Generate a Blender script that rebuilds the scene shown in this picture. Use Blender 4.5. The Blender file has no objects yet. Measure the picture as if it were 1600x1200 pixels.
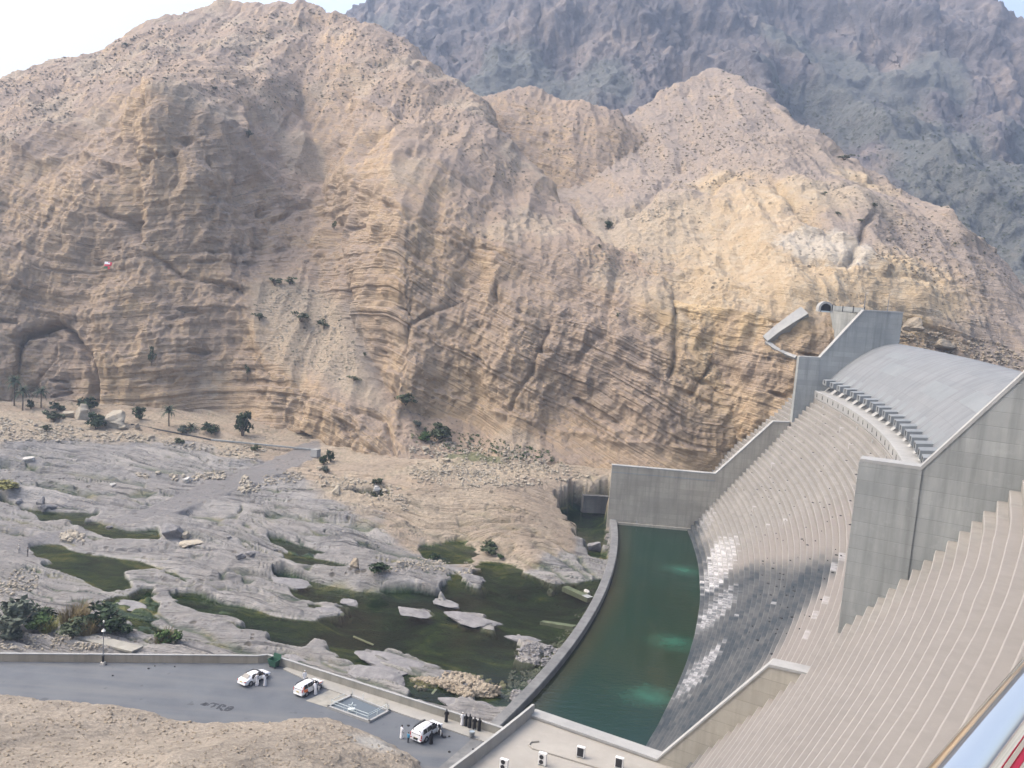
import bpy, bmesh, math, random
import numpy as np
from mathutils import Vector, Matrix

# ------------------------------------------------------------------ camera, sky, sun, exposure
SC = bpy.context.scene
COL = SC.collection
EYE = np.array([0.0, 0.0, 58.0])
FPX = 1357.3
_p, _a = math.radians(6.932), math.radians(4.253)
FW = np.array([0, math.cos(_p), -math.sin(_p)])
_R0 = np.array([1.0, 0, 0]); _U0 = np.array([0, math.sin(_p), math.cos(_p)])
RT = math.cos(_a) * _R0 + math.sin(_a) * _U0
UP = math.cos(_a) * _U0 - math.sin(_a) * _R0
cam_d = bpy.data.cameras.new('camera'); cam = bpy.data.objects.new('camera', cam_d); COL.objects.link(cam)
cam_d.sensor_fit = 'HORIZONTAL'; cam_d.sensor_width = 36.0; cam_d.lens = 36.0 * FPX / 1600.0
cam_d.clip_start = 0.1; cam_d.clip_end = 20000
cam.matrix_world = Matrix(((RT[0], UP[0], -FW[0], EYE[0]), (RT[1], UP[1], -FW[1], EYE[1]), (RT[2], UP[2], -FW[2], EYE[2]), (0, 0, 0, 1)))
SC.camera = cam
W = bpy.data.worlds.new('World'); SC.world = W; W.use_nodes = True
SUN_EL, SUN_AZ = math.radians(50), math.radians(-85)      # azimuth measured from +Y towards +X
nt = W.node_tree; nt.nodes.clear()
sky = nt.nodes.new('ShaderNodeTexSky'); sky.sky_type = 'NISHITA'; sky.sun_disc = False
sky.sun_elevation = SUN_EL; sky.sun_rotation = SUN_AZ; sky.air_density = 1.0; sky.dust_density = 7.5; sky.ozone_density = 1.0
bg = nt.nodes.new('ShaderNodeBackground'); bg.inputs['Strength'].default_value = 0.15
wo = nt.nodes.new('ShaderNodeOutputWorld')
nt.links.new(sky.outputs[0], bg.inputs['Color']); nt.links.new(bg.outputs[0], wo.inputs['Surface'])
sun_d = bpy.data.lights.new('sun', 'SUN'); sun = bpy.data.objects.new('sun', sun_d); COL.objects.link(sun)
sun_d.energy = 0.6; sun_d.angle = math.radians(60); sun_d.color = (1.0, 0.94, 0.86)
sdir = Vector((math.sin(SUN_AZ) * math.cos(SUN_EL), math.cos(SUN_AZ) * math.cos(SUN_EL), math.sin(SUN_EL)))
sun.rotation_euler = sdir.to_track_quat('Z', 'Y').to_euler(); sun.location = (0, 0, 300)
SC.view_settings.view_transform = 'Standard'; SC.view_settings.look = 'None'; SC.view_settings.gamma = 1.0
SC.view_settings.exposure = 1.68
try: SC.view_settings.use_curve_mapping = False
except Exception: pass
SC.cycles.max_bounces = 5; SC.cycles.volume_bounces = 0; SC.cycles.transparent_max_bounces = 6

# ------------------------------------------------------------------ where a line of sight meets a plane of the place
def ray(x, y): return FW + (x - 800) / FPX * RT + (600 - y) / FPX * UP
def atz(x, y, z):
    d = ray(x, y); return EYE + d * ((z - EYE[2]) / d[2])
def atY(x, y, Y):
    d = ray(x, y); return EYE + d * (Y / d[1])
def proj(P):
    q = np.asarray(P, float) - EYE; c = q @ FW
    return 800 + FPX * (q @ RT) / c, 600 - FPX * (q @ UP) / c

# ------------------------------------------------------------------ noise
_rng = np.random.RandomState(7)
_PERM = _rng.permutation(256).astype(np.int32)
_G = _rng.normal(size=(256, 3)).astype(np.float32); _G /= np.linalg.norm(_G, axis=1)[:, None]
def pn(P, s=1.0, seed=0):
    q = np.asarray(P, np.float32) * np.float32(s) + np.float32(seed * 17.31)
    i = np.floor(q).astype(np.int32); f = q - i
    u = f * f * f * (f * (f * 6 - 15) + 10)
    out = 0
    x0, y0, z0 = i[..., 0] & 255, i[..., 1] & 255, i[..., 2] & 255
    x1, y1, z1 = (x0 + 1) & 255, (y0 + 1) & 255, (z0 + 1) & 255
    for a, X in ((0, x0), (1, x1)):
        wx = u[..., 0] if a else 1 - u[..., 0]; hx = _PERM[X]
        for b, Y in ((0, y0), (1, y1)):
            wy = u[..., 1] if b else 1 - u[..., 1]; hy = _PERM[(hx + Y) & 255]
            for c, Z in ((0, z0), (1, z1)):
                wz = u[..., 2] if c else 1 - u[..., 2]
                g = _G[_PERM[(hy + Z) & 255]]
                out = out + wx * wy * wz * (g[..., 0] * (f[..., 0] - a) + g[..., 1] * (f[..., 1] - b) + g[..., 2] * (f[..., 2] - c))
    return out * 1.6
def fbm(P, s, o=4, seed=0, gain=0.5):
    r = 0; a = 1.0
    for k in range(o):
        r = r + a * pn(P, s * 2.03 ** k, seed + k); a *= gain
    return r
def ridged(P, s, o=4, seed=0, gain=0.5):
    r = 0; a = 1.0
    for k in range(o):
        r = r + a * (1 - np.abs(pn(P, s * 2.03 ** k, seed + k)) * 1.6); a *= gain
    return r
def sst(a, b, x):
    t = np.clip((x - a) / (b - a), 0, 1); return t * t * (3 - 2 * t)
def make_beds(seed, mean, n=900):
    r = np.random.RandomState(seed); th = r.gamma(1.6, mean / 1.6, n) + mean * .15
    z = np.cumsum(th) - th.sum() / 2; h = r.rand(n); xs = []; ys = []
    for k in range(n - 1):
        xs += [z[k] + .04 * mean, z[k + 1] - .10 * mean]; ys += [h[k], h[k] * .85]
    xs = np.maximum.accumulate(np.array(xs)); return xs, np.array(ys)
BED_A, BED_B, BED_C, BED_D = make_beds(1, 5.5), make_beds(2, 1.9), make_beds(3, 15.0), make_beds(4, .75, 2600)
def beds(t, s): return np.interp(s, t[0], t[1])

# ------------------------------------------------------------------ objects
def tag(o, label=None, cat=None, group=None, kind=None):
    if label: o['label'] = label
    if cat: o['category'] = cat
    if group: o['group'] = group
    if kind: o['kind'] = kind
    return o
def empty(name, loc=(0, 0, 0), rz=0, **k):
    o = bpy.data.objects.new(name, None); COL.objects.link(o); o.location = loc; o.rotation_euler = (0, 0, rz)
    o.empty_display_size = .2
    return tag(o, **k)
def link_mesh(name, me, m=None, parent=None, **k):
    o = bpy.data.objects.new(name, me); COL.objects.link(o)
    if m is not None and not me.materials: me.materials.append(m)
    if parent is not None: o.parent = parent
    return tag(o, **k)
def np_mesh(name, V, Q, attrs=None, smooth=True):
    V = np.ascontiguousarray(V, np.float32).reshape(-1, 3); Q = np.ascontiguousarray(Q, np.int32); k = Q.shape[1]
    me = bpy.data.meshes.new(name)
    me.vertices.add(len(V)); me.vertices.foreach_set('co', V.ravel())
    me.loops.add(Q.size); me.loops.foreach_set('vertex_index', Q.ravel())
    me.polygons.add(len(Q)); me.polygons.foreach_set('loop_start', np.arange(0, Q.size, k, dtype=np.int32))
    try: me.polygons.foreach_set('loop_total', np.full(len(Q), k, np.int32))
    except Exception: pass
    me.polygons.foreach_set('use_smooth', np.full(len(Q), bool(smooth)))
    for n, A in (attrs or {}).items():
        A = np.asarray(A, np.float32)
        if A.ndim == 1:
            at = me.attributes.new(n, 'FLOAT', 'POINT'); at.data.foreach_set('value', A)
        else:
            at = me.attributes.new(n, 'FLOAT_COLOR', 'POINT'); at.data.foreach_set('color', np.ascontiguousarray(A).ravel())
    me.update(calc_edges=True)
    return me
def grid_quads(nu, nv):
    i = np.arange(nu * nv).reshape(nu, nv)
    return np.stack([i[:-1, :-1], i[1:, :-1], i[1:, 1:], i[:-1, 1:]], -1).reshape(-1, 4)
class MB:                                   # gathers boxes, bars, tubes and prisms into one mesh
    def __init__(s): s.v = []; s.f = []
    def add(s, v, f):
        n = len(s.v); s.v += [tuple(map(float, q)) for q in v]; s.f += [tuple(i + n for i in q) for q in f]; return s
    def box(s, c, d, rz=0, taper=1.0):
        hx, hy, hz = d[0] / 2, d[1] / 2, d[2] / 2; ca, sa = math.cos(rz), math.sin(rz); v = []
        for z, t in ((-hz, 1), (hz, taper)):
            for x, y in ((-hx, -hy), (hx, -hy), (hx, hy), (-hx, hy)):
                x *= t; y *= t; v.append((c[0] + x * ca - y * sa, c[1] + x * sa + y * ca, c[2] + z))
        return s.add(v, [(3, 2, 1, 0), (4, 5, 6, 7), (0, 1, 5, 4), (1, 2, 6, 5), (2, 3, 7, 6), (3, 0, 4, 7)])
    def tube(s, pts, r, n=8, cap=True):
        pts = [np.array(p, float) for p in pts]; rs = r if isinstance(r, (list, tuple)) else [r] * len(pts); rings = []
        for k, p in enumerate(pts):
            t = pts[min(k + 1, len(pts) - 1)] - pts[max(k - 1, 0)]; t = t / (np.linalg.norm(t) + 1e-9)
            a = np.array([0, 0, 1.0]) if abs(t[2]) < .9 else np.array([1.0, 0, 0])
            u = np.cross(t, a); u /= np.linalg.norm(u); w = np.cross(t, u)
            rings.append([p + rs[k] * (math.cos(2 * math.pi * j / n) * u + math.sin(2 * math.pi * j / n) * w) for j in range(n)])
        v = [q for R in rings for q in R]; f = []
        for k in range(len(pts) - 1):
            for j in range(n): f.append((k * n + j, k * n + (j + 1) % n, (k + 1) * n + (j + 1) % n, (k + 1) * n + j))
        if cap: f += [tuple(range(n - 1, -1, -1)), tuple(range((len(pts) - 1) * n, len(pts) * n))]
        return s.add(v, f)
    def prism(s, pts, axis_vec):             # a planar outline pushed along axis_vec
        n = len(pts); a = np.array(axis_vec, float); v = [np.array(p, float) for p in pts]; v += [p + a for p in v]
        f = [tuple(range(n - 1, -1, -1)), tuple(range(n, 2 * n))] + [(k, (k + 1) % n, n + (k + 1) % n, n + k) for k in range(n)]
        return s.add(v, f)
    def lathe(s, prof, c=(0, 0, 0), n=12):
        v = []; f = []
        for (r, z) in prof: v += [(c[0] + r * math.cos(2 * math.pi * j / n), c[1] + r * math.sin(2 * math.pi * j / n), c[2] + z) for j in range(n)]
        for k in range(len(prof) - 1):
            for j in range(n): f.append((k * n + j, k * n + (j + 1) % n, (k + 1) * n + (j + 1) % n, (k + 1) * n + j))
        f += [tuple(range(n - 1, -1, -1)), tuple(range((len(prof) - 1) * n, len(prof) * n))]
        return s.add(v, f)
    def mesh(s, name, smooth=False, bevel=0, recalc=True):
        me = bpy.data.meshes.new(name); me.from_pydata(s.v, [], s.f); me.update()
        b = bmesh.new(); b.from_mesh(me)
        if recalc: bmesh.ops.recalc_face_normals(b, faces=b.faces[:])
        if bevel: bmesh.ops.bevel(b, geom=b.edges[:], offset=bevel, segments=2, affect='EDGES', profile=.5)
        b.to_mesh(me); b.free()
        if smooth: me.polygons.foreach_set('use_smooth', np.ones(len(me.polygons), bool))
        return me
    def build(s, name, m, parent=None, smooth=False, bevel=0, **k):
        return link_mesh(name, s.mesh(name, smooth, bevel), m, parent, **k)
def copy_tree(o, parent=None):
    c = o.copy(); COL.objects.link(c)
    if parent is not None: c.parent = parent
    for ch in list(o.children): copy_tree(ch, c)
    return c

# ------------------------------------------------------------------ materials
class N:                                    # small node-tree writer
    def __init__(s, name):
        s.m = bpy.data.materials.new(name); s.m.use_nodes = True; s.t = s.m.node_tree; s.t.nodes.clear()
        s.out = s.t.nodes.new('ShaderNodeOutputMaterial')
    def n(s, typ, **k):
        o = s.t.nodes.new('ShaderNode' + typ)
        for a, b in k.items(): setattr(o, a, b)
        return o
    def put(s, sock, v):
        if v is None: return
        if hasattr(v, 'is_output'): s.t.links.new(v, sock)
        elif isinstance(v, (tuple, list)) and len(v) == 3 and sock.type == 'RGBA': sock.default_value = (*v, 1)
        else: sock.default_value = v
    def math(s, op, a, b=None, clamp=False):
        o = s.n('Math', operation=op, use_clamp=clamp); s.put(o.inputs[0], a)
        if b is not None: s.put(o.inputs[1], b)
        return o.outputs[0]
    def mix(s, f, a, b, mode='MIX'):
        o = s.n('MixRGB', blend_type=mode); s.put(o.inputs[0], f); s.put(o.inputs[1], a); s.put(o.inputs[2], b); return o.outputs[0]
    def ramp(s, v, stops, interp='LINEAR'):
        o = s.n('ValToRGB'); e = o.color_ramp.elements; o.color_ramp.interpolation = interp
        while len(e) < len(stops): e.new(.5)
        for k, (p, c) in enumerate(stops):
            e[k].position = p; e[k].color = (*c, 1) if isinstance(c, (tuple, list)) else (c, c, c, 1)
        s.put(o.inputs[0], v); return o.outputs[0]
    def noise(s, vec, scale, detail=4, rough=.55, dist=0.0):
        o = s.n('TexNoise'); s.put(o.inputs['Vector'], vec); o.inputs['Scale'].default_value = scale
        o.inputs['Detail'].default_value = detail; o.inputs['Roughness'].default_value = rough; o.inputs['Distortion'].default_value = dist
        return o.outputs['Fac']
    def voro(s, vec, scale, feat='F1'):
        o = s.n('TexVoronoi', feature=feat); s.put(o.inputs['Vector'], vec); o.inputs['Scale'].default_value = scale; return o
    def pos(s): return s.n('NewGeometry').outputs['Position']
    def obj(s): return s.n('TexCoord').outputs['Object']
    def scale(s, vec, k):
        o = s.n('VectorMath', operation='MULTIPLY'); s.put(o.inputs[0], vec); o.inputs[1].default_value = k; return o.outputs[0]
    def xyz(s, vec):
        o = s.n('SeparateXYZ'); s.put(o.inputs[0], vec); return o.outputs
    def comb(s, x, y, z):
        o = s.n('CombineXYZ'); s.put(o.inputs[0], x); s.put(o.inputs[1], y); s.put(o.inputs[2], z); return o.outputs[0]
    def attr(s, name, what='Fac'): return s.n('Attribute', attribute_name=name).outputs[what]
    def rgb(s, name):
        o = s.n('SeparateColor'); s.put(o.inputs[0], s.attr(name, 'Color')); return o.outputs
    def bump(s, h, strength=.5, dist=.1, nrm=None):
        o = s.n('Bump'); o.inputs['Strength'].default_value = strength; o.inputs['Distance'].default_value = dist
        s.put(o.inputs['Height'], h); s.put(o.inputs['Normal'], nrm); return o.outputs[0]
    def done(s, col, rough=.85, metal=0, nrm=None, spec=None, **k):
        b = s.n('BsdfPrincipled'); s.put(b.inputs['Base Color'], col); s.put(b.inputs['Roughness'], rough); s.put(b.inputs['Metallic'], metal)
        if nrm is not None: s.put(b.inputs['Normal'], nrm)
        if spec is not None: b.inputs['Specular IOR Level'].default_value = spec
        for a, v in k.items(): s.put(b.inputs[a.replace('_', ' ')], v)
        s.t.links.new(b.outputs[0], s.out.inputs[0]); return s.m
def flat_mat(name, col, rough=.6, metal=0, var=.12, scale=3.0):
    w = N(name); n = w.noise(w.obj(), scale, 3); c = w.mix(w.math('MULTIPLY', n, var * 2), col, tuple(x * .55 for x in col))
    return w.done(c, rough, metal)

# ------------------------------------------------------------------ the dam's own frame: circles about one centre
DC = np.array([-253.792, 228.511]); RW, RS, ZW, BAT = 300.581, 282.908, -1.107, 0.778
A_FAR, A_NEAR = -3.2, -27.8
def pol(r, an, z):
    t = np.radians(an); return np.array([DC[0] + r * np.cos(t), DC[1] + r * np.sin(t), z])
def rface(z): return RW + BAT * (z - ZW)

# ------------------------------------------------------------------ terrain: lofted sheets, eroded by noise along their normals
def gblur(A, sx, sy):
    for ax, s in ((0, sx), (1, sy)):
        if s < .6: continue
        r = int(3 * s) + 1; k = np.exp(-.5 * (np.arange(-r, r + 1) / s) ** 2); k /= k.sum()
        A = np.moveaxis(A, ax, 0); n = len(A); i = np.arange(-r, n + r); ic = np.clip(i, 0, n - 1)
        ext = 2 * A[np.where(i < 0, 0, n - 1)] - A[np.clip(np.where(i < 0, -i, 2 * (n - 1) - i), 0, n - 1)]
        m = ((i >= 0) & (i < n)).reshape((-1,) + (1,) * (A.ndim - 1))
        E = np.where(m, A[ic], ext); out = 0
        for j in range(2 * r + 1): out = out + k[j] * E[j:j + n]
        A = np.moveaxis(out, 0, ax)
    return A
def loft(cols, res, back=10, bl=.22):
    px = np.array([c[0] for c in cols], float); n = len(cols[0][1])
    C = np.array([[[(q[2] if len(q) > 2 else c[0]), q[0], q[1]] for q in c[1]] for c in cols], float)
    P = np.array([[atY(*q) for q in row] for row in C])
    fine = np.arange(px[0], px[-1] + .1, res * 1.0); U = np.interp(fine, px, np.arange(len(px)))
    v = [0.0]
    for j in range(n - 1):
        d = np.abs(np.diff(C[:, j:j + 2, 1], axis=1)).max() / res
        m = int(max(back, d)) if j < n - 2 else back
        v += list(j + (np.arange(m) + 1) / m)
    v = np.array(v)
    iu = np.clip(U.astype(int), 0, len(px) - 2); fu = (U - iu)[:, None, None]
    Pu = P[iu] * (1 - fu) + P[iu + 1] * fu
    iv = np.clip(v.astype(int), 0, n - 2); fv = (v - iv)[None, :, None]
    G = Pu[:, iv] * (1 - fv) + Pu[:, iv + 1] * fv
    return gblur(G, bl * len(fine) / len(px), bl * len(v) / n)
def normals(G):
    du = np.gradient(G, axis=0); dv = np.gradient(G, axis=1); n = np.cross(du, dv); n /= np.linalg.norm(n, axis=2)[..., None] + 1e-9
    flip = np.sign(np.sum(n * (EYE - G), axis=2).mean()); return n * flip
def bedding(G, dip):
    x = G[..., 0]; return G[..., 2] + dip(x, G[..., 1]) + 11 * fbm(G, 1 / 120., 2, 31) + .5 * fbm(G, 1 / 14., 2, 37)
def quant(v, n): f = np.floor(v * n); t = v * n - f; return (f + sst(.36, .64, t)) / n
def pxy(G):
    q = G - EYE; c = q @ FW; return 800 + FPX * (q @ RT) / c, 600 - FPX * (q @ UP) / c
def seg_dist(X, Y, pl):
    D = np.full(X.shape, 1e9)
    for (x0, y0), (x1, y1) in zip(pl[:-1], pl[1:]):
        dx_, dy_ = x1 - x0, y1 - y0; t = np.clip(((X - x0) * dx_ + (Y - y0) * dy_) / (dx_ * dx_ + dy_ * dy_), 0, 1); D = np.minimum(D, np.hypot(X - x0 - t * dx_, Y - y0 - t * dy_))
    return D
def in_poly(poly, X, Y, soft=8.):
    r = np.zeros(X.shape, bool); n = len(poly)
    for k in range(n):
        x0, y0 = poly[k]; x1, y1 = poly[(k + 1) % n]
        if y0 == y1: continue
        r ^= ((y0 > Y) != (y1 > Y)) & (X < (x1 - x0) * (Y - y0) / (y1 - y0) + x0)
    D = seg_dist(X, Y, list(poly) + [poly[0]]); return sst(-soft, soft, np.where(r, D, -D))
def erode(G, dip, k=1.0, big=6., flute=2.6, ledge=1.0, scree=.5, cuts=(), hollows=(), calm=()):
    n0 = normals(G); st = sst(.20, .55, 1 - n0[..., 2])
    d = big * fbm(G, 1 / 55., 3, 3)
    X, Y = pxy(G); jx = 5 * pn(G, 1 / 9., 201); jy = 5 * pn(G, 1 / 9., 202); X = X + jx; Y = Y + jy
    for pl, wd, dep in cuts: D = seg_dist(X, Y, pl) / wd; d += .55 * dep * np.exp(-np.abs(D) ** 1.4)
    for pl, soft, dep in hollows: d += dep * in_poly(pl, X, Y, soft)
    q = 1.0
    for pl, am in calm: q = q * (1 - am * in_poly(pl, X, Y, 14.))
    gul = ridged(G * np.array([1, .22, .22]), 1 / 34., 4, 33, .55) - 1.25
    d += (1 - st) * 3.6 * gul + st * 1.5 * gul
    d += st * 4.0 * (ridged(np.stack([G[..., 0] + .9 * G[..., 2], G[..., 1], .3 * G[..., 2]], -1), 1 / 80., 2, 35) - 1.05)
    G = G + n0 * d[..., None] * k
    s = bedding(G, dip); mass = sst(-.22, .25, fbm(G, 1 / 48., 2, 13)); pat = (.2 + .8 * mass) * (.25 + 1.0 * sst(-.30, .40, fbm(G, 1 / 24., 3, 11))); pat2 = (.25 + .75 * mass) * (.2 + 1.1 * sst(-.30, .40, fbm(G, 1 / 10., 3, 12)))
    Gz = G * np.array([1, 1, .25])
    d = flute * st * (ridged(Gz, 1 / 24., 3, 5) - 1.35) + st * 1.3 * (quant(fbm(Gz, 1 / 15., 2, 6), 3.0)) + st * .55 * quant(fbm(Gz, 1 / 5., 2, 8), 3.0)
    lam = ledge * (.30 + .70 * st)
    pat3 = sst(-.1, .4, fbm(G, 1 / 38., 2, 14))
    d += lam * (pat3 * 1.0 * (beds(BED_C, s) - .5) + pat * 1.25 * (beds(BED_A, s) - .5) + (.3 + .7 * pat2) * 1.25 * (beds(BED_B, s) - .5) + (.35 + .65 * pat2) * 1.0 * (beds(BED_D, s) - .5))
    hollow = sst(.55, .85, fbm(np.stack([G[..., 0], G[..., 1], s * 3.], -1), 1 / 16., 3, 97)); d -= 2.2 * hollow * st
    rub = sst(-.25, .35, fbm(G, 1 / 20., 3, 24)); peb = np.maximum(pn(G, 1 / 2.1, 25) + .3, 0) ** 1.5 + .6 * np.maximum(pn(G, 1 / 1.05, 26) + .2, 0)
    d += (.45 + .5 * st) * fbm(G, 1 / 7., 5, 21, .56) + .8 * st * (ridged(G * np.array([1, 1, .7]), 1 / 9., 4, 28, .6) - 1.5) + (1 - .85 * st) * scree * (.35 + rub) * 1.1 * peb
    d = d * q + (1 - q) * .25 * fbm(G, 1 / 3., 3, 29)
    G = G + n0 * (d * k)[..., None]
    return G, s, st
def sheet(name, G, s, ca, cb, m, kind='structure', **k):
    nu, nv = G.shape[:2]
    return link_mesh(name, np_mesh(name, G, grid_quads(nu, nv), {'bed': s.ravel(), 'ca': ca.reshape(-1, 4), 'cb': cb.reshape(-1, 4)}), m, kind=kind, **k)
def zero4(G):
    A = np.zeros(G.shape[:2] + (4,), np.float32); A[..., 3] = 1; return A
def blob(G, px, py, Y, r, soft=.5, sq=1.0):
    c = atY(px, py, Y); D = (G - c) * np.array([1, 1, sq]); q = np.linalg.norm(D, axis=-1) / r + .35 * fbm(G, 3.0 / r, 3, int(px) % 50)
    return 1 - sst(1 - soft, 1 + soft, q)

# colour masks: ca = (grey limestone, fresh yellow cut, pale shotcrete or painted depth darkening in pools, rust), cb = (plants, gravel, wet with painted crevice shade, track)
def rock_mat():
    w = N('rock'); P = w.pos(); s = w.attr('bed'); a = w.rgb('ca'); b = w.rgb('cb'); x, y, z = w.xyz(P)
    sv = w.comb(w.math('MULTIPLY', x, .02), w.math('MULTIPLY', y, .02), w.math('MULTIPLY', s, .55))
    st = w.noise(sv, 1.0, 6, .62)
    sf = w.noise(w.comb(w.math('MULTIPLY', x, .09), w.math('MULTIPLY', y, .09), w.math('MULTIPLY', s, 2.3)), 1.0, 5, .65)
    pt = w.noise(P, .035, 5, .6); md = w.noise(P, .22, 5, .62); fn = w.noise(P, 1.3, 5, .7)
    vs = w.noise(w.scale(P, (.22, .22, .012)), 1.0, 5, .65)
    tan = w.ramp(st, [(.2, (0.215, 0.155, 0.100)), (.42, (0.327, 0.243, 0.154)), (.58, (0.405, 0.310, 0.202)), (.8, (0.310, 0.238, 0.159))])
    tan = w.mix(w.ramp(pt, [(.40, 0), (.62, .75)]), tan, (0.277, 0.222, 0.175))
    tan = w.mix(w.ramp(vs, [(.50, 0), (.72, .6)]), tan, (0.199, 0.170, 0.148))
    tan = w.mix(w.ramp(md, [(.55, 0), (.75, .45)]), tan, (0.436, 0.342, 0.235))
    lines = w.math('MULTIPLY', w.ramp(w.noise(w.comb(w.math('MULTIPLY', x, .035), w.math('MULTIPLY', y, .035), w.math('MULTIPLY', s, 1.5)), 1.0, 3, .6), [(.33, 1), (.40, 0)]), w.ramp(w.noise(P, .08, 4, .6), [(.42, 0), (.6, .75)]))
    tan = w.mix(lines, tan, (0.135, 0.107, 0.082))
    scr = w.mix(fn, (0.224, 0.172, 0.128), (0.332, 0.264, 0.198))
    scr = w.mix(w.ramp(pt, [(.42, 0), (.60, .7)]), scr, (0.230, 0.188, 0.157))
    nz = w.xyz(w.n('NewGeometry').outputs['Normal'])[2]
    col = w.mix(w.ramp(w.math('ADD', nz, w.math('MULTIPLY', w.math('SUBTRACT', md, .5), .5)), [(.50, 0), (.72, 1)]), tan, scr)
    yel = w.mix(md, (0.397, 0.278, 0.135), (0.476, 0.372, 0.231)); yel = w.mix(w.ramp(vs, [(.48, 0), (.7, .7)]), yel, (0.524, 0.451, 0.325))
    col = w.mix(a[1], col, yel)
    col = w.mix(a[2], col, w.mix(vs, (0.371, 0.334, 0.270), (0.540, 0.492, 0.405)))
    rust = w.attr('ca', 'Alpha')
    gry = w.mix(w.ramp(w.noise(P, .5, 6, .65), [(.3, 0), (.7, 1)]), (.128, .127, .127), (.268, .261, .250))
    gry = w.mix(w.ramp(w.noise(P, .07, 4, .6), [(.4, 0), (.65, .7)]), gry, (.245, .234, .217))
    lines2 = w.math('MULTIPLY', w.ramp(w.noise(w.comb(w.math('MULTIPLY', x, .05), w.math('MULTIPLY', y, .05), w.math('MULTIPLY', s, .95)), 1.0, 4, .6), [(.37, 1), (.43, 0)]), w.ramp(w.noise(P, .09, 4, .6), [(.40, .1), (.56, 1)])); gry = w.mix(w.math('MULTIPLY', lines2, .85), gry, (.052, .052, .053)); gry = w.mix(w.ramp(sf, [(.56, 0), (.72, .55)]), gry, (.31, .305, .295)); gry = w.mix(w.ramp(sf, [(.28, .6), (.42, 0)]), gry, (.10, .10, .10))
    col = w.mix(a[0], col, gry); col = w.mix(rust, col, (.31, .30, .28))
    grv = w.mix(w.ramp(w.noise(P, 1.1, 6, .75), [(.35, 0), (.65, 1)]), (.235, .195, .145), (.37, .32, .245))
    col = w.mix(b[1], col, grv)
    col = w.mix(w.attr('cb', 'Alpha'), col, w.mix(fn, (.155, .152, .152), (.215, .21, .205)))
    # loose stones and dry tufts: dark and light specks
    v1 = w.voro(P, .30); v2 = w.voro(P, .95); v3 = w.voro(P, .62)
    dk = w.math('MULTIPLY', w.math('MAXIMUM', w.ramp(v1.outputs['Distance'], [(.13, 1), (.22, 0)]), w.ramp(v3.outputs['Distance'], [(.12, .9), (.22, 0)])), w.ramp(w.noise(P, .05, 4, .6), [(.40, .05), (.62, .75)]))
    col = w.mix(w.math('MULTIPLY', dk, w.ramp(nz, [(.25, .35), (.6, 1)])), col, (.06, .052, .038))
    lt = w.math('MULTIPLY', w.ramp(v2.outputs['Distance'], [(.15, 1), (.3, 0)]), w.ramp(w.noise(P, .09, 3), [(.45, 0), (.62, .6)]))
    col = w.mix(lt, col, w.mix(.5, col, (.40, .35, .27)))
    col = w.mix(b[0], col, w.mix(fn, (.055, .08, .03), (.12, .135, .06)))
    wet_dark = b[2]  # pool beds, and shade painted into the riverbed crevices
    alg_shade = w.ramp(w.math('SUBTRACT', w.noise(w.scale(P, (.5, 1, 1)), .15, 7, .7, .9), w.math('MULTIPLY', a[2], .085)), [(.36, (.004, .012, .007)), (.46, (.014, .036, .018)), (.53, (.035, .060, .020)), (.60, (.12, .12, .04)), (.70, (.22, .17, .075))])  # darker with depth: light lost in deep water is put into the colour
    col = w.mix(wet_dark, col, alg_shade)
    h = w.math('ADD', w.math('MULTIPLY', sf, 1.2), w.math('ADD', w.math('MULTIPLY', fn, .5), w.math('MULTIPLY', md, .9)))
    h = w.math('SUBTRACT', h, w.math('MULTIPLY', dk, .4))
    return w.done(col, w.math('SUBTRACT', .95, w.math('MULTIPLY', wet_dark, .3)), 0, w.bump(h, .9, 1.0), spec=.25)
M_ROCK = rock_mat()
RES = 1.55

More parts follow.
